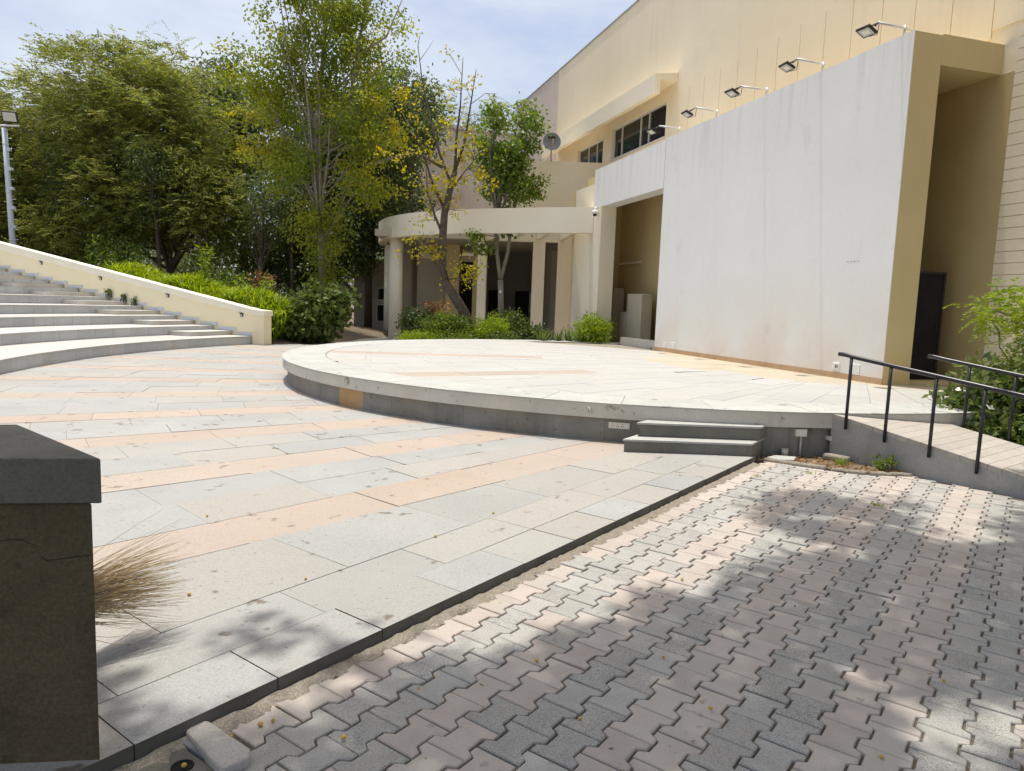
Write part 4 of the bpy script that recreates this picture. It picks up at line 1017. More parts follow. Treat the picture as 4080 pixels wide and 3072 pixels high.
def bush(name, label, base, crown, mat, nst=10, group=None, cat='shrub', stem='bark_dark'):
    t = empty(name, base, label, cat, group); cl, C_, A, L, W, r = crown
    C_[:, 2] = np.maximum(C_[:, 2], base[2]+.02)
    mb = MB()
    for i in rng.choice(len(cl), min(nst, len(cl)), replace=False):
        e = Vector(cl[i]); b = Vector(base) + Vector((random.uniform(-.12, .12), random.uniform(-.12, .12), -.03))
        mb.tube([b, b.lerp(e, .5)+Vector((0, 0, .08)), e], [.014, .010, .005], 5, cap=False)
    mb.build('stems', M[stem], t); put('foliage', leaf_mesh('foliage', C_, A, L, W, r, mat), t); return t

GT = 'trees standing behind the seating'
# --- feathery trees on the left
tree('feathery_tree', 'large feathery dark green tree behind the sloping wall, broad crown in the upper left', [(-18.2, 33, .6), (-18.0, 33, 3), (-17.6, 33.1, 5.5), (-17.3, 33, 8.5)], [.24, .2, .15, .07],
     feather([((-18.6, 33, 9.7), (3.7, 3.0, 3.0)), ((-15.4, 32.6, 9.3), (3.0, 2.8, 3.0)), ((-17, 32.4, 6.0), (4.0, 2.6, 2.4)), ((-13.6, 32.4, 6.4), (2.3, 2.3, 2.6))], 640, 15, 12, .30, .6, .17, .055), M['lf_acacia'], M['bark_dark'], 60, .07, GT)
tree('feathery_tree', 'feathery tree with pale loose top twigs against the sky at upper left', [(-20.6, 35.5, .4), (-20.2, 35.5, 4), (-19.4, 35.4, 8), (-18.4, 35.4, 12)], [.2, .17, .12, .05],
     feather([((-19.8, 35.4, 11.0), (3.8, 2.6, 2.2)), ((-16.4, 35.4, 11.6), (2.4, 2.2, 1.5)), ((-22.6, 35.6, 9.6), (2.6, 2.2, 2.2))], 230, 7, 12, .5, .7, .15, .038, shell=.7), M['lf_pale'], M['bark_grey'], 230, .045, GT)
tree('feathery_tree', 'feathery olive tree hanging low beside the light mast at the left edge', [(-24.5, 34, .5), (-24.2, 34, 3), (-24, 34, 6)], [.2, .17, .08],
     feather([((-23.8, 33.4, 6.6), (2.8, 2.6, 3.2)), ((-25.5, 34, 9.0), (3.0, 2.6, 2.2)), ((-22.2, 33.0, 4.2), (2.2, 2.0, 2.0))], 300, 15, 12, .30, .6, .17, .055), M['lf_acacia'], M['bark_dark'], 40, .06, GT)
tree('feathery_tree', 'feathery tree with low drooping sprays in front of the dark trunks', [(-15.4, 31.6, .8), (-15.2, 31.6, 2.4), (-15.1, 31.5, 4.6)], [.12, .1, .05],
     feather([((-16.0, 31.2, 5.2), (3.0, 1.6, 1.6)), ((-13.2, 31.2, 4.9), (1.9, 1.5, 1.7)), ((-18.8, 31.2, 4.3), (2.0, 1.5, 1.6))], 250, 14, 12, .28, .56, .16, .05), M['lf_acacia'], M['bark_dark'], 40, .05, GT)
tree('broadleaf_tree', 'dark domed tree top showing between the feathery tree and the tall yellowing tree', [(-14.0, 37, .2), (-14.0, 37, 5), (-14.0, 37, 10)], [.22, .18, .08],
     broad([((-14.9, 37, 11.3), (2.7, 2.4, 2.0)), ((-12.4, 37, 9.6), (2.6, 2.4, 2.4)), ((-15.6, 37, 8.6), (2.6, 2.2, 2.2))], 250, 80, .34, .22, .10), M['lf_dark'], M['bark_dark'], 40, .06, GT)
tree('broadleaf_tree', 'dark leafy tree between the tall yellowing tree and the bent tree', [(-6.4, 37, 0), (-6.4, 37, 5), (-6.3, 37, 10)], [.22, .18, .08],
     broad([((-6.3, 37, 10.6), (2.3, 2.0, 2.3)), ((-9.4, 37.5, 9.6), (2.6, 2.2, 2.8)), ((-6.8, 37, 7.0), (2.4, 2.0, 2.2))], 250, 80, .34, .22, .10), M['lf_dark'], M['bark_dark'], 40, .06, GT)
tree('feathery_tree', 'feathery green tree crown filling the far left behind the light mast', [(-28.0, 38, .2), (-27.8, 38, 5), (-27.4, 38, 9)], [.22, .18, .08],
     feather([((-26.5, 38, 8.6), (3.4, 2.6, 3.0)), ((-22.5, 38, 9.6), (3.0, 2.6, 2.6)), ((-27.5, 38, 5.0), (3.2, 2.4, 2.2))], 330, 13, 12, .34, .66, .19, .06), M['lf_acacia'], M['bark_dark'], 30, .06, GT)
# visible dark trunks below the crowns
for k, (x, y, dx, h_, r_) in enumerate(((-14.9, 30.2, -.35, 5.0, .10), (-12.9, 30.6, -.55, 5.2, .085), (-19.7, 31.5, .1, 4.4, .13), (-10.6, 29.6, .25, 4.6, .09), (-9.6, 31.0, -.2, 5.0, .1))):
    lab = ['thin dark trunked sapling rising from the bright grass hedge', 'slanting dark trunked sapling right of the hedge middle', 'dark trunked sapling in the shade near the light mast', 'leaning dark sapling with rusty leaves at the hedge end', 'dark sapling in the deep shade left of the tall tree'][k]
    zb = bank(x, y)
    tree('sapling', lab, [(x, y, zb-.1), (x+dx*.3, y, zb+h_*.35), (x+dx*.6, y+.05, zb+h_*.7), (x+dx, y, zb+h_)], [r_, r_*.85, r_*.7, r_*.4],
         broad([((x+dx, y, zb+h_+.2), (1.3, 1.1, 1.0)), ((x+dx*.6, y+.2, zb+h_*.75), (1.2, .9, .8))], 60, 34, .3, .17, .07), M['lf_dark'] if k != 1 else M['lf_acacia'], M['bark_dark'], 16, .03, 'saplings in the shade under the big trees')
# --- tall yellowing tree
yb = [((-8.9, 27.0, 9.4), (2.2, 1.6, 2.1)), ((-6.4, 27.2, 10.8), (2.2, 1.6, 2.4)), ((-8.0, 27.0, 12.6), (2.4, 1.8, 2.4)), ((-6.0, 26.8, 7.6), (1.7, 1.4, 1.8)), ((-8.5, 26.6, 6.4), (1.6, 1.3, 1.3)), ((-7.2, 26.7, 4.4), (1.25, 1.1, 1.5)), ((-5.6, 26.6, 5.3), (.9, .9, .8)), ((-7.0, 26.6, 2.7), (.95, .9, .8))]
tree('tall_tree', 'tall slender tree with yellowing leaves and a straight pale trunk', [(-7.25, 27, .0), (-7.28, 27, 2.5), (-7.35, 27, 5.2), (-7.55, 27, 7.6), (-7.3, 27, 10), (-7.1, 27, 13)], [.15, .135, .125, .11, .08, .04],
     broad(yb, 430, 78, .27, .13, .085, droop=.6, vary=.65, shell=.6), M['lf_yellow'], M['bark_grey'], 48, .04, None, .22)
mb = MB(); mb.tube([(-7.35, 27, 7.0), (-6.3, 27, 8.6), (-6.0, 27, 10.6), (-5.6, 27, 13)], [.09, .08, .06, .03], 8); mb.tube([(-7.4, 27, 7.9), (-8.3, 27, 9.2), (-9.1, 27, 11.4)], [.06, .05, .02], 7)
mb.tube([(-6.05, 27, 10.3), (-5.0, 27, 11.0), (-4.4, 27, 12.4)], [.045, .035, .015], 6)
put('limb', mb.mesh('limb', M['bark_grey']), bpy.data.objects['tall_tree'])
ga = [((-10.1, 26.8, 8.2), (1.0, .8, .5)), ((-9.6, 26.6, 7.0), (.7, .6, .6)), ((-5.0, 26.5, 8.9), (.9, .7, 1.1)), ((-4.6, 26.4, 7.3), (.6, .5, .8)), ((-5.0, 26.2, 5.5), (1.0, .5, .45)), ((-6.0, 26.3, 6.2), (.8, .5, .45))]
cl, C_, A, L, W, r = broad(ga, 40, 44, .2, .115, .075, droop=.6)
put('golden_leaves', leaf_mesh('golden_leaves', C_, A, L, W, r, M['lf_gold']), bpy.data.objects['tall_tree'])
# --- dark trees behind
GD = 'dark dense trees behind the tall tree'
tree('broadleaf_tree', 'dense dark leafy tree behind the tall yellowing tree', [(-9.4, 33.5, 0), (-9.5, 33.5, 3), (-9.3, 33.5, 7)], [.2, .17, .08],
     broad([((-9.8, 33.4, 6.6), (2.4, 2.0, 2.8)), ((-8.0, 33.2, 8.2), (2.4, 2.0, 2.6)), ((-9.8, 33.2, 3.6), (2.4, 1.8, 1.8))], 300, 80, .32, .2, .10, droop=.7), M['lf_dark'], M['bark_dark'], 50, .06, GD)
tree('broadleaf_tree', 'dark leafy tree hanging over the left end of the portico', [(-6.6, 32.2, 0), (-6.6, 32.2, 3), (-6.3, 32.2, 7)], [.18, .15, .07],
     broad([((-6.2, 31.8, 5.9), (2.0, 1.7, 2.6)), ((-5.6, 32.2, 9.0), (2.0, 1.8, 2.6)), ((-7.4, 31.6, 4.0), (1.6, 1.5, 1.5))], 260, 80, .3, .19, .095, droop=.7), M['lf_dark'], M['bark_dark'], 50, .06, GD)
tree('broadleaf_tree', 'sunlit light green undergrowth tree in the gap below the dark trees', [(-11.6, 35, 0), (-11.6, 35, 2), (-11.5, 35, 4)], [.1, .08, .05],
     broad([((-11.5, 34.6, 3.6), (2.2, 1.4, 2.2)), ((-13.8, 35, 3.2), (2.0, 1.4, 1.8))], 150, 34, .36, .18, .08), M['lf_fresh'], M['bark_dark'], 20, .04, GD)
GB = 'far trees over the rear wing'
for k, (x, y, h_, rx, lab) in enumerate(((-5.6, 50, 15.6, 3.2, 'far green tree over the left end of the pinkish wing'), (-1.6, 51, 15.0, 3.2, 'far green tree in the middle above the pinkish wing'), (2.0, 50, 13.6, 2.8, 'far green tree next to the auditorium roof corner'))):
    tree('far_tree', lab, [(x, y, 0), (x, y, 6), (x, y, h_-3)], [.3, .25, .1], feather([((x, y, h_-2.2), (rx, rx, 2.3)), ((x+.8, y-.5, h_-4.5), (rx, rx, 2.2))], 170, 7, 10, .5, .8, .24, .07), M['lf_acacia'], M['bark_dark'], 16, .08, GB)
# --- bent tree in front of the portico
bt = empty('bent_tree', (-1.4, 22.8, .2), 'bent bare-limbed tree with sparse yellow leaves in front of the portico', 'tree')
tp = [(-1.36, 22.8, .1), (-1.42, 22.8, .75), (-1.62, 22.8, 1.25), (-1.98, 22.8, 1.80), (-2.27, 22.8, 2.2)]
t2 = [(-2.20, 22.8, 2.12), (-2.33, 22.8, 2.7), (-2.36, 22.8, 3.4), (-2.31, 22.8, 4.3), (-2.16, 22.8, 5.0), (-2.02, 22.8, 5.6)]
br_ = [[t2[-1], (-2.0, 22.8, 6.6), (-1.9, 22.8, 7.6), (-1.86, 22.8, 9.0)], [t2[-1], (-1.75, 22.9, 6.5), (-1.6, 22.9, 7.6), (-1.45, 22.9, 8.7)], [(-2.12, 22.8, 5.2), (-2.5, 22.8, 6.1), (-2.85, 22.8, 7.2), (-3.1, 22.8, 8.3), (-3.25, 22.8, 9.3)],
       [(-2.3, 22.8, 4.4), (-2.75, 22.8, 5.3), (-3.1, 22.8, 6.4), (-3.7, 22.8, 7.3)], [(-2.2, 22.8, 4.9), (-1.7, 22.7, 5.6), (-1.2, 22.7, 6.2)], [(-2.33, 22.8, 3.6), (-2.6, 22.7, 4.2), (-2.85, 22.7, 4.9), (-2.9, 22.7, 5.6)], [(-2.4, 22.8, 5.7), (-3.2, 22.7, 6.1), (-4.0, 22.7, 5.9), (-4.6, 22.7, 5.7)],
       [(-2.25, 22.8, 2.2), (-2.65, 22.7, 2.9), (-3.0, 22.7, 3.4)], [(-2.2, 22.75, 2.25), (-1.8, 22.7, 2.3), (-1.4, 22.7, 2.1)]]
mb = MB(); mb.tube(tp, [.20, .175, .165, .16, .13], 12); mb.tube(t2, [.10, .105, .125, .11, .095, .085], 12)
mb.build('trunk', M['bark'], bt)
mb = MB(); tips = []
for b in br_:
    r0 = .055 if len(b) > 3 else .03
    mb.tube(b, [r0*(1-.8*i/(len(b)-1)) for i in range(len(b))], 6)
    for q in range(9):
        i = rng.integers(1, len(b)); s = Vector(b[i-1]).lerp(Vector(b[i]), random.random()); d = Vector((random.uniform(-1, 1), random.uniform(-.6, .6), random.uniform(-.5, .9))).normalized(); L_ = random.uniform(.35, 1.0)
        m_ = s + d*L_*.55 + Vector((0, 0, .06)); e = s + d*L_ + Vector((0, 0, random.uniform(-.2, .15)))
        mb.tube([s, m_, e], [.012, .008, .003], 4, cap=False)
        if e.z < 7.2 or random.random() < .25: tips += [e, m_]
mb.build('branches', M['bark'], bt)
tips = np.array([tuple(t) for t in tips]); k = np.repeat(np.arange(len(tips)), 12); n = len(k)
put('crown', leaf_mesh('crown', tips[k]+rng.normal(size=(n, 3))*.10, rng.normal(size=(n, 3))+np.array([0, 0, -.8]), .10*rng.uniform(.7, 1.2, n), .08*rng.uniform(.7, 1.2, n), rng.random(n), M['lf_gold']), bt)
# --- slim tree climbing past the fascia
stp = [(-.42, 24.5, .1), (-.48, 24.5, 1.5), (-.52, 24.5, 2.35)]
st = empty('slim_tree', stp[0], 'slim forked tree with fresh green leaves rising behind the portico fascia', 'tree')
mb = MB(); mb.tube(stp, [.12, .10, .095], 10); mb.tube([stp[-1], (-.66, 24.5, 3.2), (-.74, 24.5, 4.2), (-.9, 24.5, 5.6), (-1.0, 24.5, 7.2)], [.07, .065, .055, .04, .02], 8); mb.tube([stp[-1], (-.30, 24.5, 3.3), (-.22, 24.5, 4.3), (.05, 24.5, 5.6), (.25, 24.5, 7.6)], [.065, .06, .05, .04, .02], 8)
crs = [((-.75, 24.5, 6.6), (.85, .8, 1.2)), ((.25, 24.5, 7.4), (.45, .5, 1.0)), ((-.35, 24.4, 5.3), (.95, .8, .8)), ((.45, 24.5, 5.5), (.5, .5, .5)), ((-.15, 24.4, 6.4), (.7, .7, .8)), ((-.9, 24.3, 7.9), (.55, .5, .5)), ((-1.3, 24.2, 3.5), (.55, .4, .35)), ((-.25, 24.3, 4.2), (.55, .4, .3))]
cr_ = broad(crs, 150, 50, .17, .13, .09, droop=.4); limbs(mb, [(-.52, 24.5, 2.35), (-.74, 24.5, 4.2), (-.9, 24.5, 5.6), (-1.0, 24.5, 7.2)], None, cr_[0], 45, .03, low=.3)
mb.build('trunk', M['bark_grey'], st); put('crown', leaf_mesh('crown', *cr_[1:], M['lf_fresh']), st)
MB().box(-.545, -.475, 24.375, 24.392, 1.90, 2.0).build('tree_tag', M['white_plastic'], st)

# --- grass hedge on the bank behind the sloping wall
def blades(n, fn, lo, hi, w, mat, name, parent=None, rndmap=None, lean=.5):
    V = []; segs = 3
    pts = np.array([fn() for _ in range(n)]); hd_ = rng.random(n)*2*pi; ln = rng.uniform(lo, hi, n); be = rng.uniform(.2, 1.0, n)*lean
    hx, hy = np.cos(hd_), np.sin(hd_); P = []
    for t in (0, .4, .75, 1.0):
        out = (be*ln*t*t*1.3); P.append(np.stack([pts[:, 0]+hx*out, pts[:, 1]+hy*out, pts[:, 2]+ln*(t-.38*be*t*t)], 1))
    sd = np.stack([-hy, hx, np.zeros(n)], 1); V = np.empty((n, 8, 3), np.float32)
    for i, t in enumerate((0.7, 1.0, .6, .05)):
        V[:, 2*i] = P[i]+sd*w*t*.5; V[:, 2*i+1] = P[i]-sd*w*t*.5
    F = np.concatenate([np.arange(n)[:, None]*8 + np.array([2*i, 2*i+1, 2*i+3, 2*i+2]) for i in range(3)], 1).reshape(-1, 4)
    me = bpy.data.meshes.new(name); me.vertices.add(8*n); me.vertices.foreach_set('co', V.ravel()); me.loops.add(12*n); me.loops.foreach_set('vertex_index', F.astype(np.int32).ravel())
    me.polygons.add(3*n); me.polygons.foreach_set('loop_start', np.arange(0, 12*n, 4, dtype=np.int32))
    rv = np.repeat(rng.random(n), 3); at = me.attributes.new('rnd', 'FLOAT', 'FACE'); at.data.foreach_set('value', rv.astype(np.float32))
    me.materials.append(mat); me.update(calc_edges=True); return me
def hedge_pt():
    while True:
        s = random.uniform(-.35, 6.9); o = random.uniform(.45, 2.2)
        top = .42 + .25*math.sin(s*2.1) * .5 + (.35 if s < 1.5 else .15)
        if s < .1 and random.random() < .5: continue
        x = P0[0]+WDIR[0]*s-WNRM[0]*o; y = P0[1]+WDIR[1]*s-WNRM[1]*o
        return (x, y, bank(x, y) + random.random()**.6*(top+.25*max(0, 1-abs(o-1.2))))
put('grass_hedge', blades(20000, hedge_pt, .20, .46, .045, M['lf_grass'], 'grass_hedge', lean=1.15), kind='stuff', label='bright green arching bamboo grass behind the sloping wall', cat='grass')
for k, (s, o, h_) in enumerate(((3.6, 1.6, 2.0), (1.0, 1.7, 1.55), (2.4, 1.8, 1.2))):
    x = P0[0]+WDIR[0]*s-WNRM[0]*o; y = P0[1]+WDIR[1]*s-WNRM[1]*o; zb = bank(x, y)
    t = empty('bamboo_shoot', (x, y, zb), ['tallest bright bamboo shoot standing up out of the grass hedge', 'thin bamboo shoot near the hedge end by the round bush', 'short bamboo shoot in the middle of the grass hedge'][k], 'plant', 'bamboo shoots in the hedge')
    MB().tube([(x, y, zb-.05), (x+.05, y, zb+h_*.5), (x-.02, y, zb+h_)], [.018, .014, .006], 6).build('stem', M['bark_grey'], t)
    n = 60*(3 if k == 0 else 1); hh = zb + h_*(.45+.6*rng.random(n)); Cn = np.stack([np.full(n, x), np.full(n, y), hh], 1)+rng.normal(size=(n, 3))*.1
    put('leaves', leaf_mesh('leaves', Cn, rng.normal(size=(n, 3))*np.array([1, 1, .5])+np.array([0, 0, -.1]), .30*rng.uniform(.7, 1.1, n), .045, rng.random(n), M['lf_grass']), t)
# --- undergrowth
bush('round_bush', 'dense round dark bush with big rounded leaves beside the plaza', (-6.5, 23.2, .0), broad([((-6.65, 23.2, .85), (1.0, .8, .75)), ((-6.1, 23.1, 1.35), (.8, .6, .55)), ((-7.2, 23.2, .55), (.65, .6, .5))], 240, 26, .18, .17, .17, droop=.5), M['lf_bush'], 14)
und = [((-9.3, 27.6, .0), [((-9.3, 27.6, .9), (1.3, .8, .9))], 'lf_dark', 'dark low bush in the shade left of the tall trunk'), ((-8.4, 26.2, .0), [((-8.4, 26.2, .6), (.7, .6, .55))], 'lf_dark', 'small dark bush at the foot of the tall tree'),
       ((-11.9, 29.4, .8), [((-11.9, 29.4, 1.6), (1.5, .9, .9))], 'lf_fresh', 'loose light green bush behind the grass hedge'), ((-16.5, 29.6, 1.4), [((-16.5, 29.6, 2.5), (1.6, 1.0, 1.2))], 'lf_fresh', 'light green bush in the dappled shade behind the sloping wall'),
       ((-20.6, 31.2, 1.3), [((-20.6, 31.2, 2.6), (2.2, 1.0, 1.3))], 'lf_acacia', 'feathery bush at the foot of the light mast')]
for b, bl, mt, lab in und: bush('bush', lab, b, broad(bl, 110, 26, .26, .16, .07), M[mt], 8, 'bushes in the shade of the trees')
rx_ = broad([((-9.9, 28.2, 2.0), (.5, .3, .55))], 26, 12, .16, .16, .06); C_ = rx_[1]
rb_ = empty('rusty_sapling', (-9.9, 28.2, .0), 'little sapling with rusty orange dry leaves in the shade', 'sapling')
MB().tube([(-9.9, 28.2, -.05), (-9.88, 28.2, 1.2), (-9.9, 28.2, 2.3)], [.02, .015, .006], 6).build('stem', M['bark_dark'], rb_); put('leaves', leaf_mesh('leaves', *rx_[1:], M['dryleaf']), rb_)
# --- planting bed in front of the portico
bed = [('round green shrub left of the bent trunk', (-2.2, 22.0, .2), [((-2.1, 22.0, .75), (.75, .5, .42))], 'lf_fresh', .09, .05, 150), ('low spreading pale green shrub at the left end of the bed', (-2.9, 21.4, .2), [((-2.85, 21.4, .42), (.62, .4, .2))], 'lf_grass', .08, .035, 120),
       ('bright feathery shrub right of the bent trunk', (-.75, 21.9, .2), [((-.75, 21.9, .72), (.62, .5, .42))], 'lf_grass', .11, .03, 170), ('dark clipped shrub behind the bright feathery one', (-.2, 23.0, .2), [((-.25, 23.0, .85), (.75, .45, .45))], 'lf_bush', .09, .06, 130),
       ('grey green low shrub in front of the feathery one', (-.4, 21.2, .2), [((-.35, 21.3, .40), (.5, .35, .22))], 'lf_bush', .09, .05, 90), ('low shrub in the middle front of the bed', (-1.7, 21.2, .2), [((-1.75, 21.3, .40), (.55, .35, .2))], 'lf_fresh', .08, .04, 110),
       ('bright feathery shrub at the right end of the bed', (2.35, 21.4, .2), [((2.35, 21.4, .78), (.52, .45, .5))], 'lf_grass', .12, .032, 170), ('dark glossy shrub by the square column', (.6, 21.9, .2), [((.6, 21.9, .5), (.35, .3, .3))], 'lf_bush', .13, .07, 60),
       ('dusky shrub with rusty top under the portico rail', (-3.3, 25.2, .1), [((-3.3, 25.2, .75), (.75, .5, .6))], 'lf_dark', .12, .06, 90), ('thin reddish shrub in front of the louvre wall', (-2.75, 25.0, .1), [((-2.7, 25.0, 1.2), (.4, .3, .6))], 'dryleaf', .10, .05, 26)]
for lab, b, bl, mt, L_, W_, nc in bed: bush('shrub', lab, b, broad(bl, nc, 24, .11, L_, W_, droop=.1), M[mt], 10, 'shrubs in the planting bed')
for k, (x, y) in enumerate(((1.0, 21.5), (1.35, 21.4), (1.7, 21.55), (1.95, 21.2), (.85, 21.2))):
    t = empty('strap_plant', (x, y, .2), ['strap-leaved plant nearest the square column', 'second strap-leaved plant from the square column', 'middle strap-leaved plant in front of the plaster wall', 'strap-leaved plant next to the right feathery shrub', 'front strap-leaved plant beside the dark glossy shrub'][k], 'plant', 'strap-leaved plants in the planting bed')
    put('leaves', blades(26, lambda: (x+random.uniform(-.08, .08), y+random.uniform(-.08, .08), .19), .45, .85, .05, M['lf_bush'], 'leaves', lean=.5), t)
# --- shrubs by the ramp
bush('leafy_shrub', 'broad-leaved green and cream shrub beyond the far handrail', (5.75, 8.5, -.05), broad([((5.75, 8.45, .5), (.62, .45, .55)), ((6.35, 8.5, .62), (.6, .55, .55)), ((5.6, 7.95, .25), (.38, .25, .32)), ((6.2, 7.6, .3), (.55, .4, .38))], 480, 20, .10, .12, .06, droop=.5), M['lf_varieg'], 16)
tree('feathery_shrub', 'light green feathery shrub in front of the boarded wall at right', [(6.9, 9.3, -.05), (6.85, 9.25, .8), (6.75, 9.2, 1.5)], [.03, .025, .012],
     feather([((6.35, 9.0, 1.72), (.5, .35, .26)), ((6.6, 9.0, 1.35), (.35, .35, .35)), ((6.75, 9.1, .95), (.4, .3, .35))], 120, 6, 14, .10, .26, .06, .02, droop=.5), M['lf_grass'], M['bark_grey'], 26, .012, cat='shrub')
# --- weeds and litter
def weed(name, lab, x, y, z, n, h_, mt='lf_grass'):
    t = empty(name, (x, y, z), lab, 'weed', 'weeds in the joints'); put('leaves', blades(n, lambda: (x+random.gauss(0, .03), y+random.gauss(0, .03), z-.01), h_*.5, h_, .006, M[mt], 'leaves', lean=.9), t)
weed('grass_tuft', 'green grass tuft on the soil beside the ramp wall', 3.42, 7.25, .01, 60, .13); weed('grass_tuft', 'small grass tuft growing between the sunlit pavers', 3.05, 5.75, -.01, 45, .06)
weed('grass_tuft', 'tiny grass tuft near the soil edging', 2.35, 6.65, -.01, 30, .05); weed('grass_tuft', 'tiny grass tuft below the edging stone', 2.95, 6.85, -.01, 30, .06); weed('grass_tuft', 'tiny weed at the kerb foot', 1.06, 5.16, .0, 20, .05)
bush('small_weed', 'small leafy weed at the foot of the ramp wall', (3.80, 7.02, .0), broad([((3.80, 7.03, .10), (.10, .08, .06))], 14, 10, .03, .045, .028), M['lf_fresh'], 5, cat='weed')
for k, s in enumerate((4.95, 5.45, 6.15)):
    p = swp(s, .07, ZP+2*RIS+RIS*math.floor(s/TRD)); bush('step_weed', ['little weed on the aisle steps, lowest of three', 'taller weed on the aisle steps, middle of three', 'bushy weed on the aisle steps, highest of three'][k], (p.x, p.y, p.z), broad([((p.x, p.y, p.z+.16), (.07+.05*(k == 2), .06, .12))], 12, 9, .035, .06, .04), M['lf_bush'], 5, 'weeds on the aisle steps', 'weed')
n = 520; X = np.empty((n, 3)); i = 0
while i < n:
    x, y = random.uniform(2.6, 3.98), random.uniform(6.88, 7.6)
    if inside((x, y), sp): X[i] = (x, y, .016+random.random()*.012); i += 1
put('leaf_litter', leaf_mesh('leaf_litter', X, rng.normal(size=(n, 3))*np.array([1, 1, .15]), .05*rng.uniform(.5, 1.2, n), .016*rng.uniform(.5, 1.3, n), rng.random(n), M['dryleaf']), kind='stuff', label='dry brown leaf litter on the soil pocket', cat='leaves')
fr = [(-.985, 2.63, 'p'), (-1.06, 2.555, 'p'), (-.83, 2.44, 'p'), (-1.03, 2.17, 'd'), (-.55, 2.35, 'p'), (.30, 2.52, 'p'), (.82, 2.62, 'p'), (1.02, 3.95, 'p'), (.25, 1.98, 'p'), (1.35, 2.35, 'p'), (1.9, 2.9, 'p'), (.72, 3.02, 'p'), (.15, 2.95, 'p'), (2.4, 3.1, 'p'), (-1.55, 3.35, 's'), (-1.05, 3.6, 's'), (-.45, 4.35, 's'), (-.1, 4.9, 's'), (-2.0, 4.6, 's')]
fm_ = MB().lathe((0, 0, 0), [(0, .0), (.005, .0012), (.0095, .006), (.0105, .010), (.0085, .016), (.004, .0192), (0, .02)], 12).mesh('fallen_fruit', M['fruit'])
for x, y, w in fr:
    if w != 's' and (x-K0[0])*KN[0]+(y-K0[1])*KN[1] < .03: y -= .22; x += .12
    z = ZP+.001 if w == 's' else .003
    o = put('fallen_fruit', fm_, label='small yellow fallen fruit lying on the pale plaza slabs' if w == 's' else 'small yellow fallen fruit lying on the interlocking pavers', cat='fruit', group='fallen fruit on the plaza' if w == 's' else 'fallen fruit on the pavers')
    o.location = (x, y, z); o.rotation_euler = (0, 0, random.random()*6); sc_ = random.uniform(.6, .95); o.scale = (sc_, sc_, sc_*.9)
n = 90; X = np.stack([rng.uniform(-1.0, 3.6, n), rng.uniform(2.0, 6.5, n), np.full(n, .004)], 1); X = X[((X[:, 0]-K0[0])*KN[0]+(X[:, 1]-K0[1])*KN[1]) > .1]; n = len(X)
put('dry_leaves', leaf_mesh('dry_leaves', X, rng.normal(size=(n, 3))*np.array([1, 1, .12]), .028*rng.uniform(.5, 1.3, n), .010, rng.random(n), M['dryleaf']), kind='stuff', label='scattered dry leaf bits on the pavers', cat='leaves')

# --- far wood closing the view, and the shade tree over the viewer
wb = []
for x in range(-52, -2, 4): wb.append(((x+random.uniform(-1, 1), 46+random.uniform(-2, 3), 3.2), (3.2, 2.2, 3.4)))
for x in range(-60, -20, 5): wb.append(((x, 42+random.uniform(-3, 3), 6.5), (3.6, 2.6, 3.4)))
cl, C_, A, L, W, r = broad(wb, 1900, 24, .7, .42, .22); C_[:, 2] = np.maximum(C_[:, 2], .1)
put('far_wood', leaf_mesh('far_wood', C_, A, L, W, r, M['lf_far']), kind='stuff', label='far dim wood closing the view behind the trees', cat='wood')

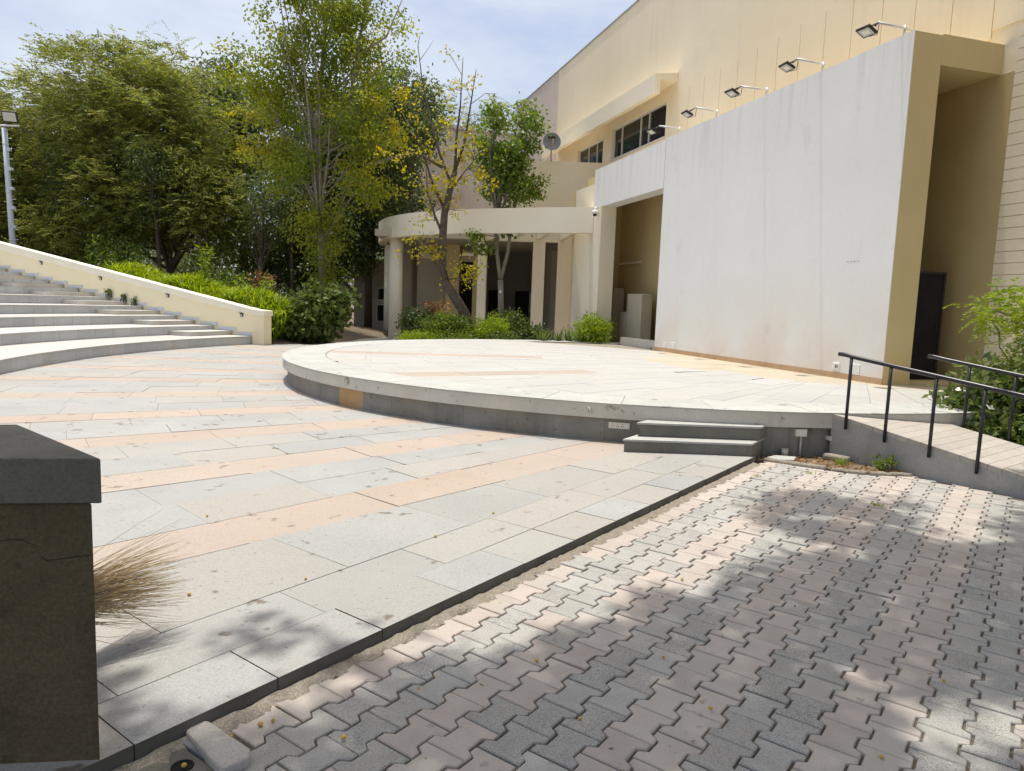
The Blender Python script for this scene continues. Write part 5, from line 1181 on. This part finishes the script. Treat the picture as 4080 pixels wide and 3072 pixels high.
def vnoise(x, y, s, seed):
    r_ = np.random.default_rng(seed); G = r_.random((64, 64)); X_ = x/s+20; Y_ = y/s+20; i, j = int(math.floor(X_)) % 63, int(math.floor(Y_)) % 63; fx, fy = X_-math.floor(X_), Y_-math.floor(Y_); fx = fx*fx*(3-2*fx); fy = fy*fy*(3-2*fy)
    return (G[i, j]*(1-fx)+G[i+1, j]*fx)*(1-fy)+(G[i, j+1]*(1-fx)+G[i+1, j+1]*fx)*fy
G1 = np.random.default_rng(21).random((64, 64)); G2 = np.random.default_rng(22).random((64, 64))
def vn(G, X_, Y_, s):
    X_ = X_/s+20; Y_ = Y_/s+20; i = np.floor(X_).astype(int) % 62; j = np.floor(Y_).astype(int) % 62; fx = X_-np.floor(X_); fy = Y_-np.floor(Y_); fx = fx*fx*(3-2*fx); fy = fy*fy*(3-2*fy)
    return (G[i, j]*(1-fx)+G[i+1, j]*fx)*(1-fy)+(G[i, j+1]*(1-fx)+G[i+1, j+1]*fx)*fy
n = 25000; X_ = rng.uniform(-4.5, 7.5, n); Y_ = rng.uniform(-4, 7.2, n)
edge = 2.92 + .62*X_
O_ = (X_-K0[0])*KN[0]+(Y_-K0[1])*KN[1]
S_ = 1/(1+np.exp(-(edge-Y_)/.16)) + .42/(1+np.exp(-(edge+1.9-Y_)/.3))*np.clip((X_-.5)/.8, 0, 1)
S_ = np.where((O_ < .10) & (Y_ > 1.6), 0, np.clip(S_, 0, 1))
nz_ = .6*vn(G1, X_, Y_, .85) + .4*vn(G2, X_, Y_, .38)
keep = (nz_ < .06 + .70*S_) & (S_ > .08) & (rng.random(n) < .9)
keep |= (X_ < -1.33) & (X_ > -3) & (Y_ > 1.2) & (Y_ < 2.60) & (Y_ < 2.30-.8*(X_+1.25)) & (rng.random(n) < .98)
keep |= ((X_+.98)**2/.045+(Y_-2.95)**2/.008 < 1) & (rng.random(n) < .9)
X_, Y_ = X_[keep], Y_[keep]; Z_ = rng.uniform(8.5, 11.5, len(X_)); cl = np.stack([X_-.086*Z_, Y_+.106*Z_, Z_], 1)
k = np.repeat(np.arange(len(cl)), 9); n = len(k)
C_ = cl[k]+rng.normal(size=(n, 3))*np.array([.085, .085, .12])
shade = empty('shade_tree', (4.5, -2.5, -.05), 'spreading shade tree behind the viewer that dapples the pavers', 'tree')
mb = MB(); tpth = [(4.5, -2.5, -.05), (4.4, -2.4, 2.5), (4.0, -2.0, 5.0), (3.4, -1.2, 7.2), (2.6, -.2, 8.8)]; mb.tube(tpth, [.28, .24, .2, .15, .10], 12); limbs(mb, tpth, None, cl, 46, .06, low=.5); mb.build('trunk', M['bark'], shade)
put('crown', leaf_mesh('crown', C_, rng.normal(size=(n, 3))*np.array([1, 1, .45]), .15*rng.uniform(.7, 1.2, n), .075*rng.uniform(.7, 1.2, n), rng.random(n), M['lf_fresh']), shade)
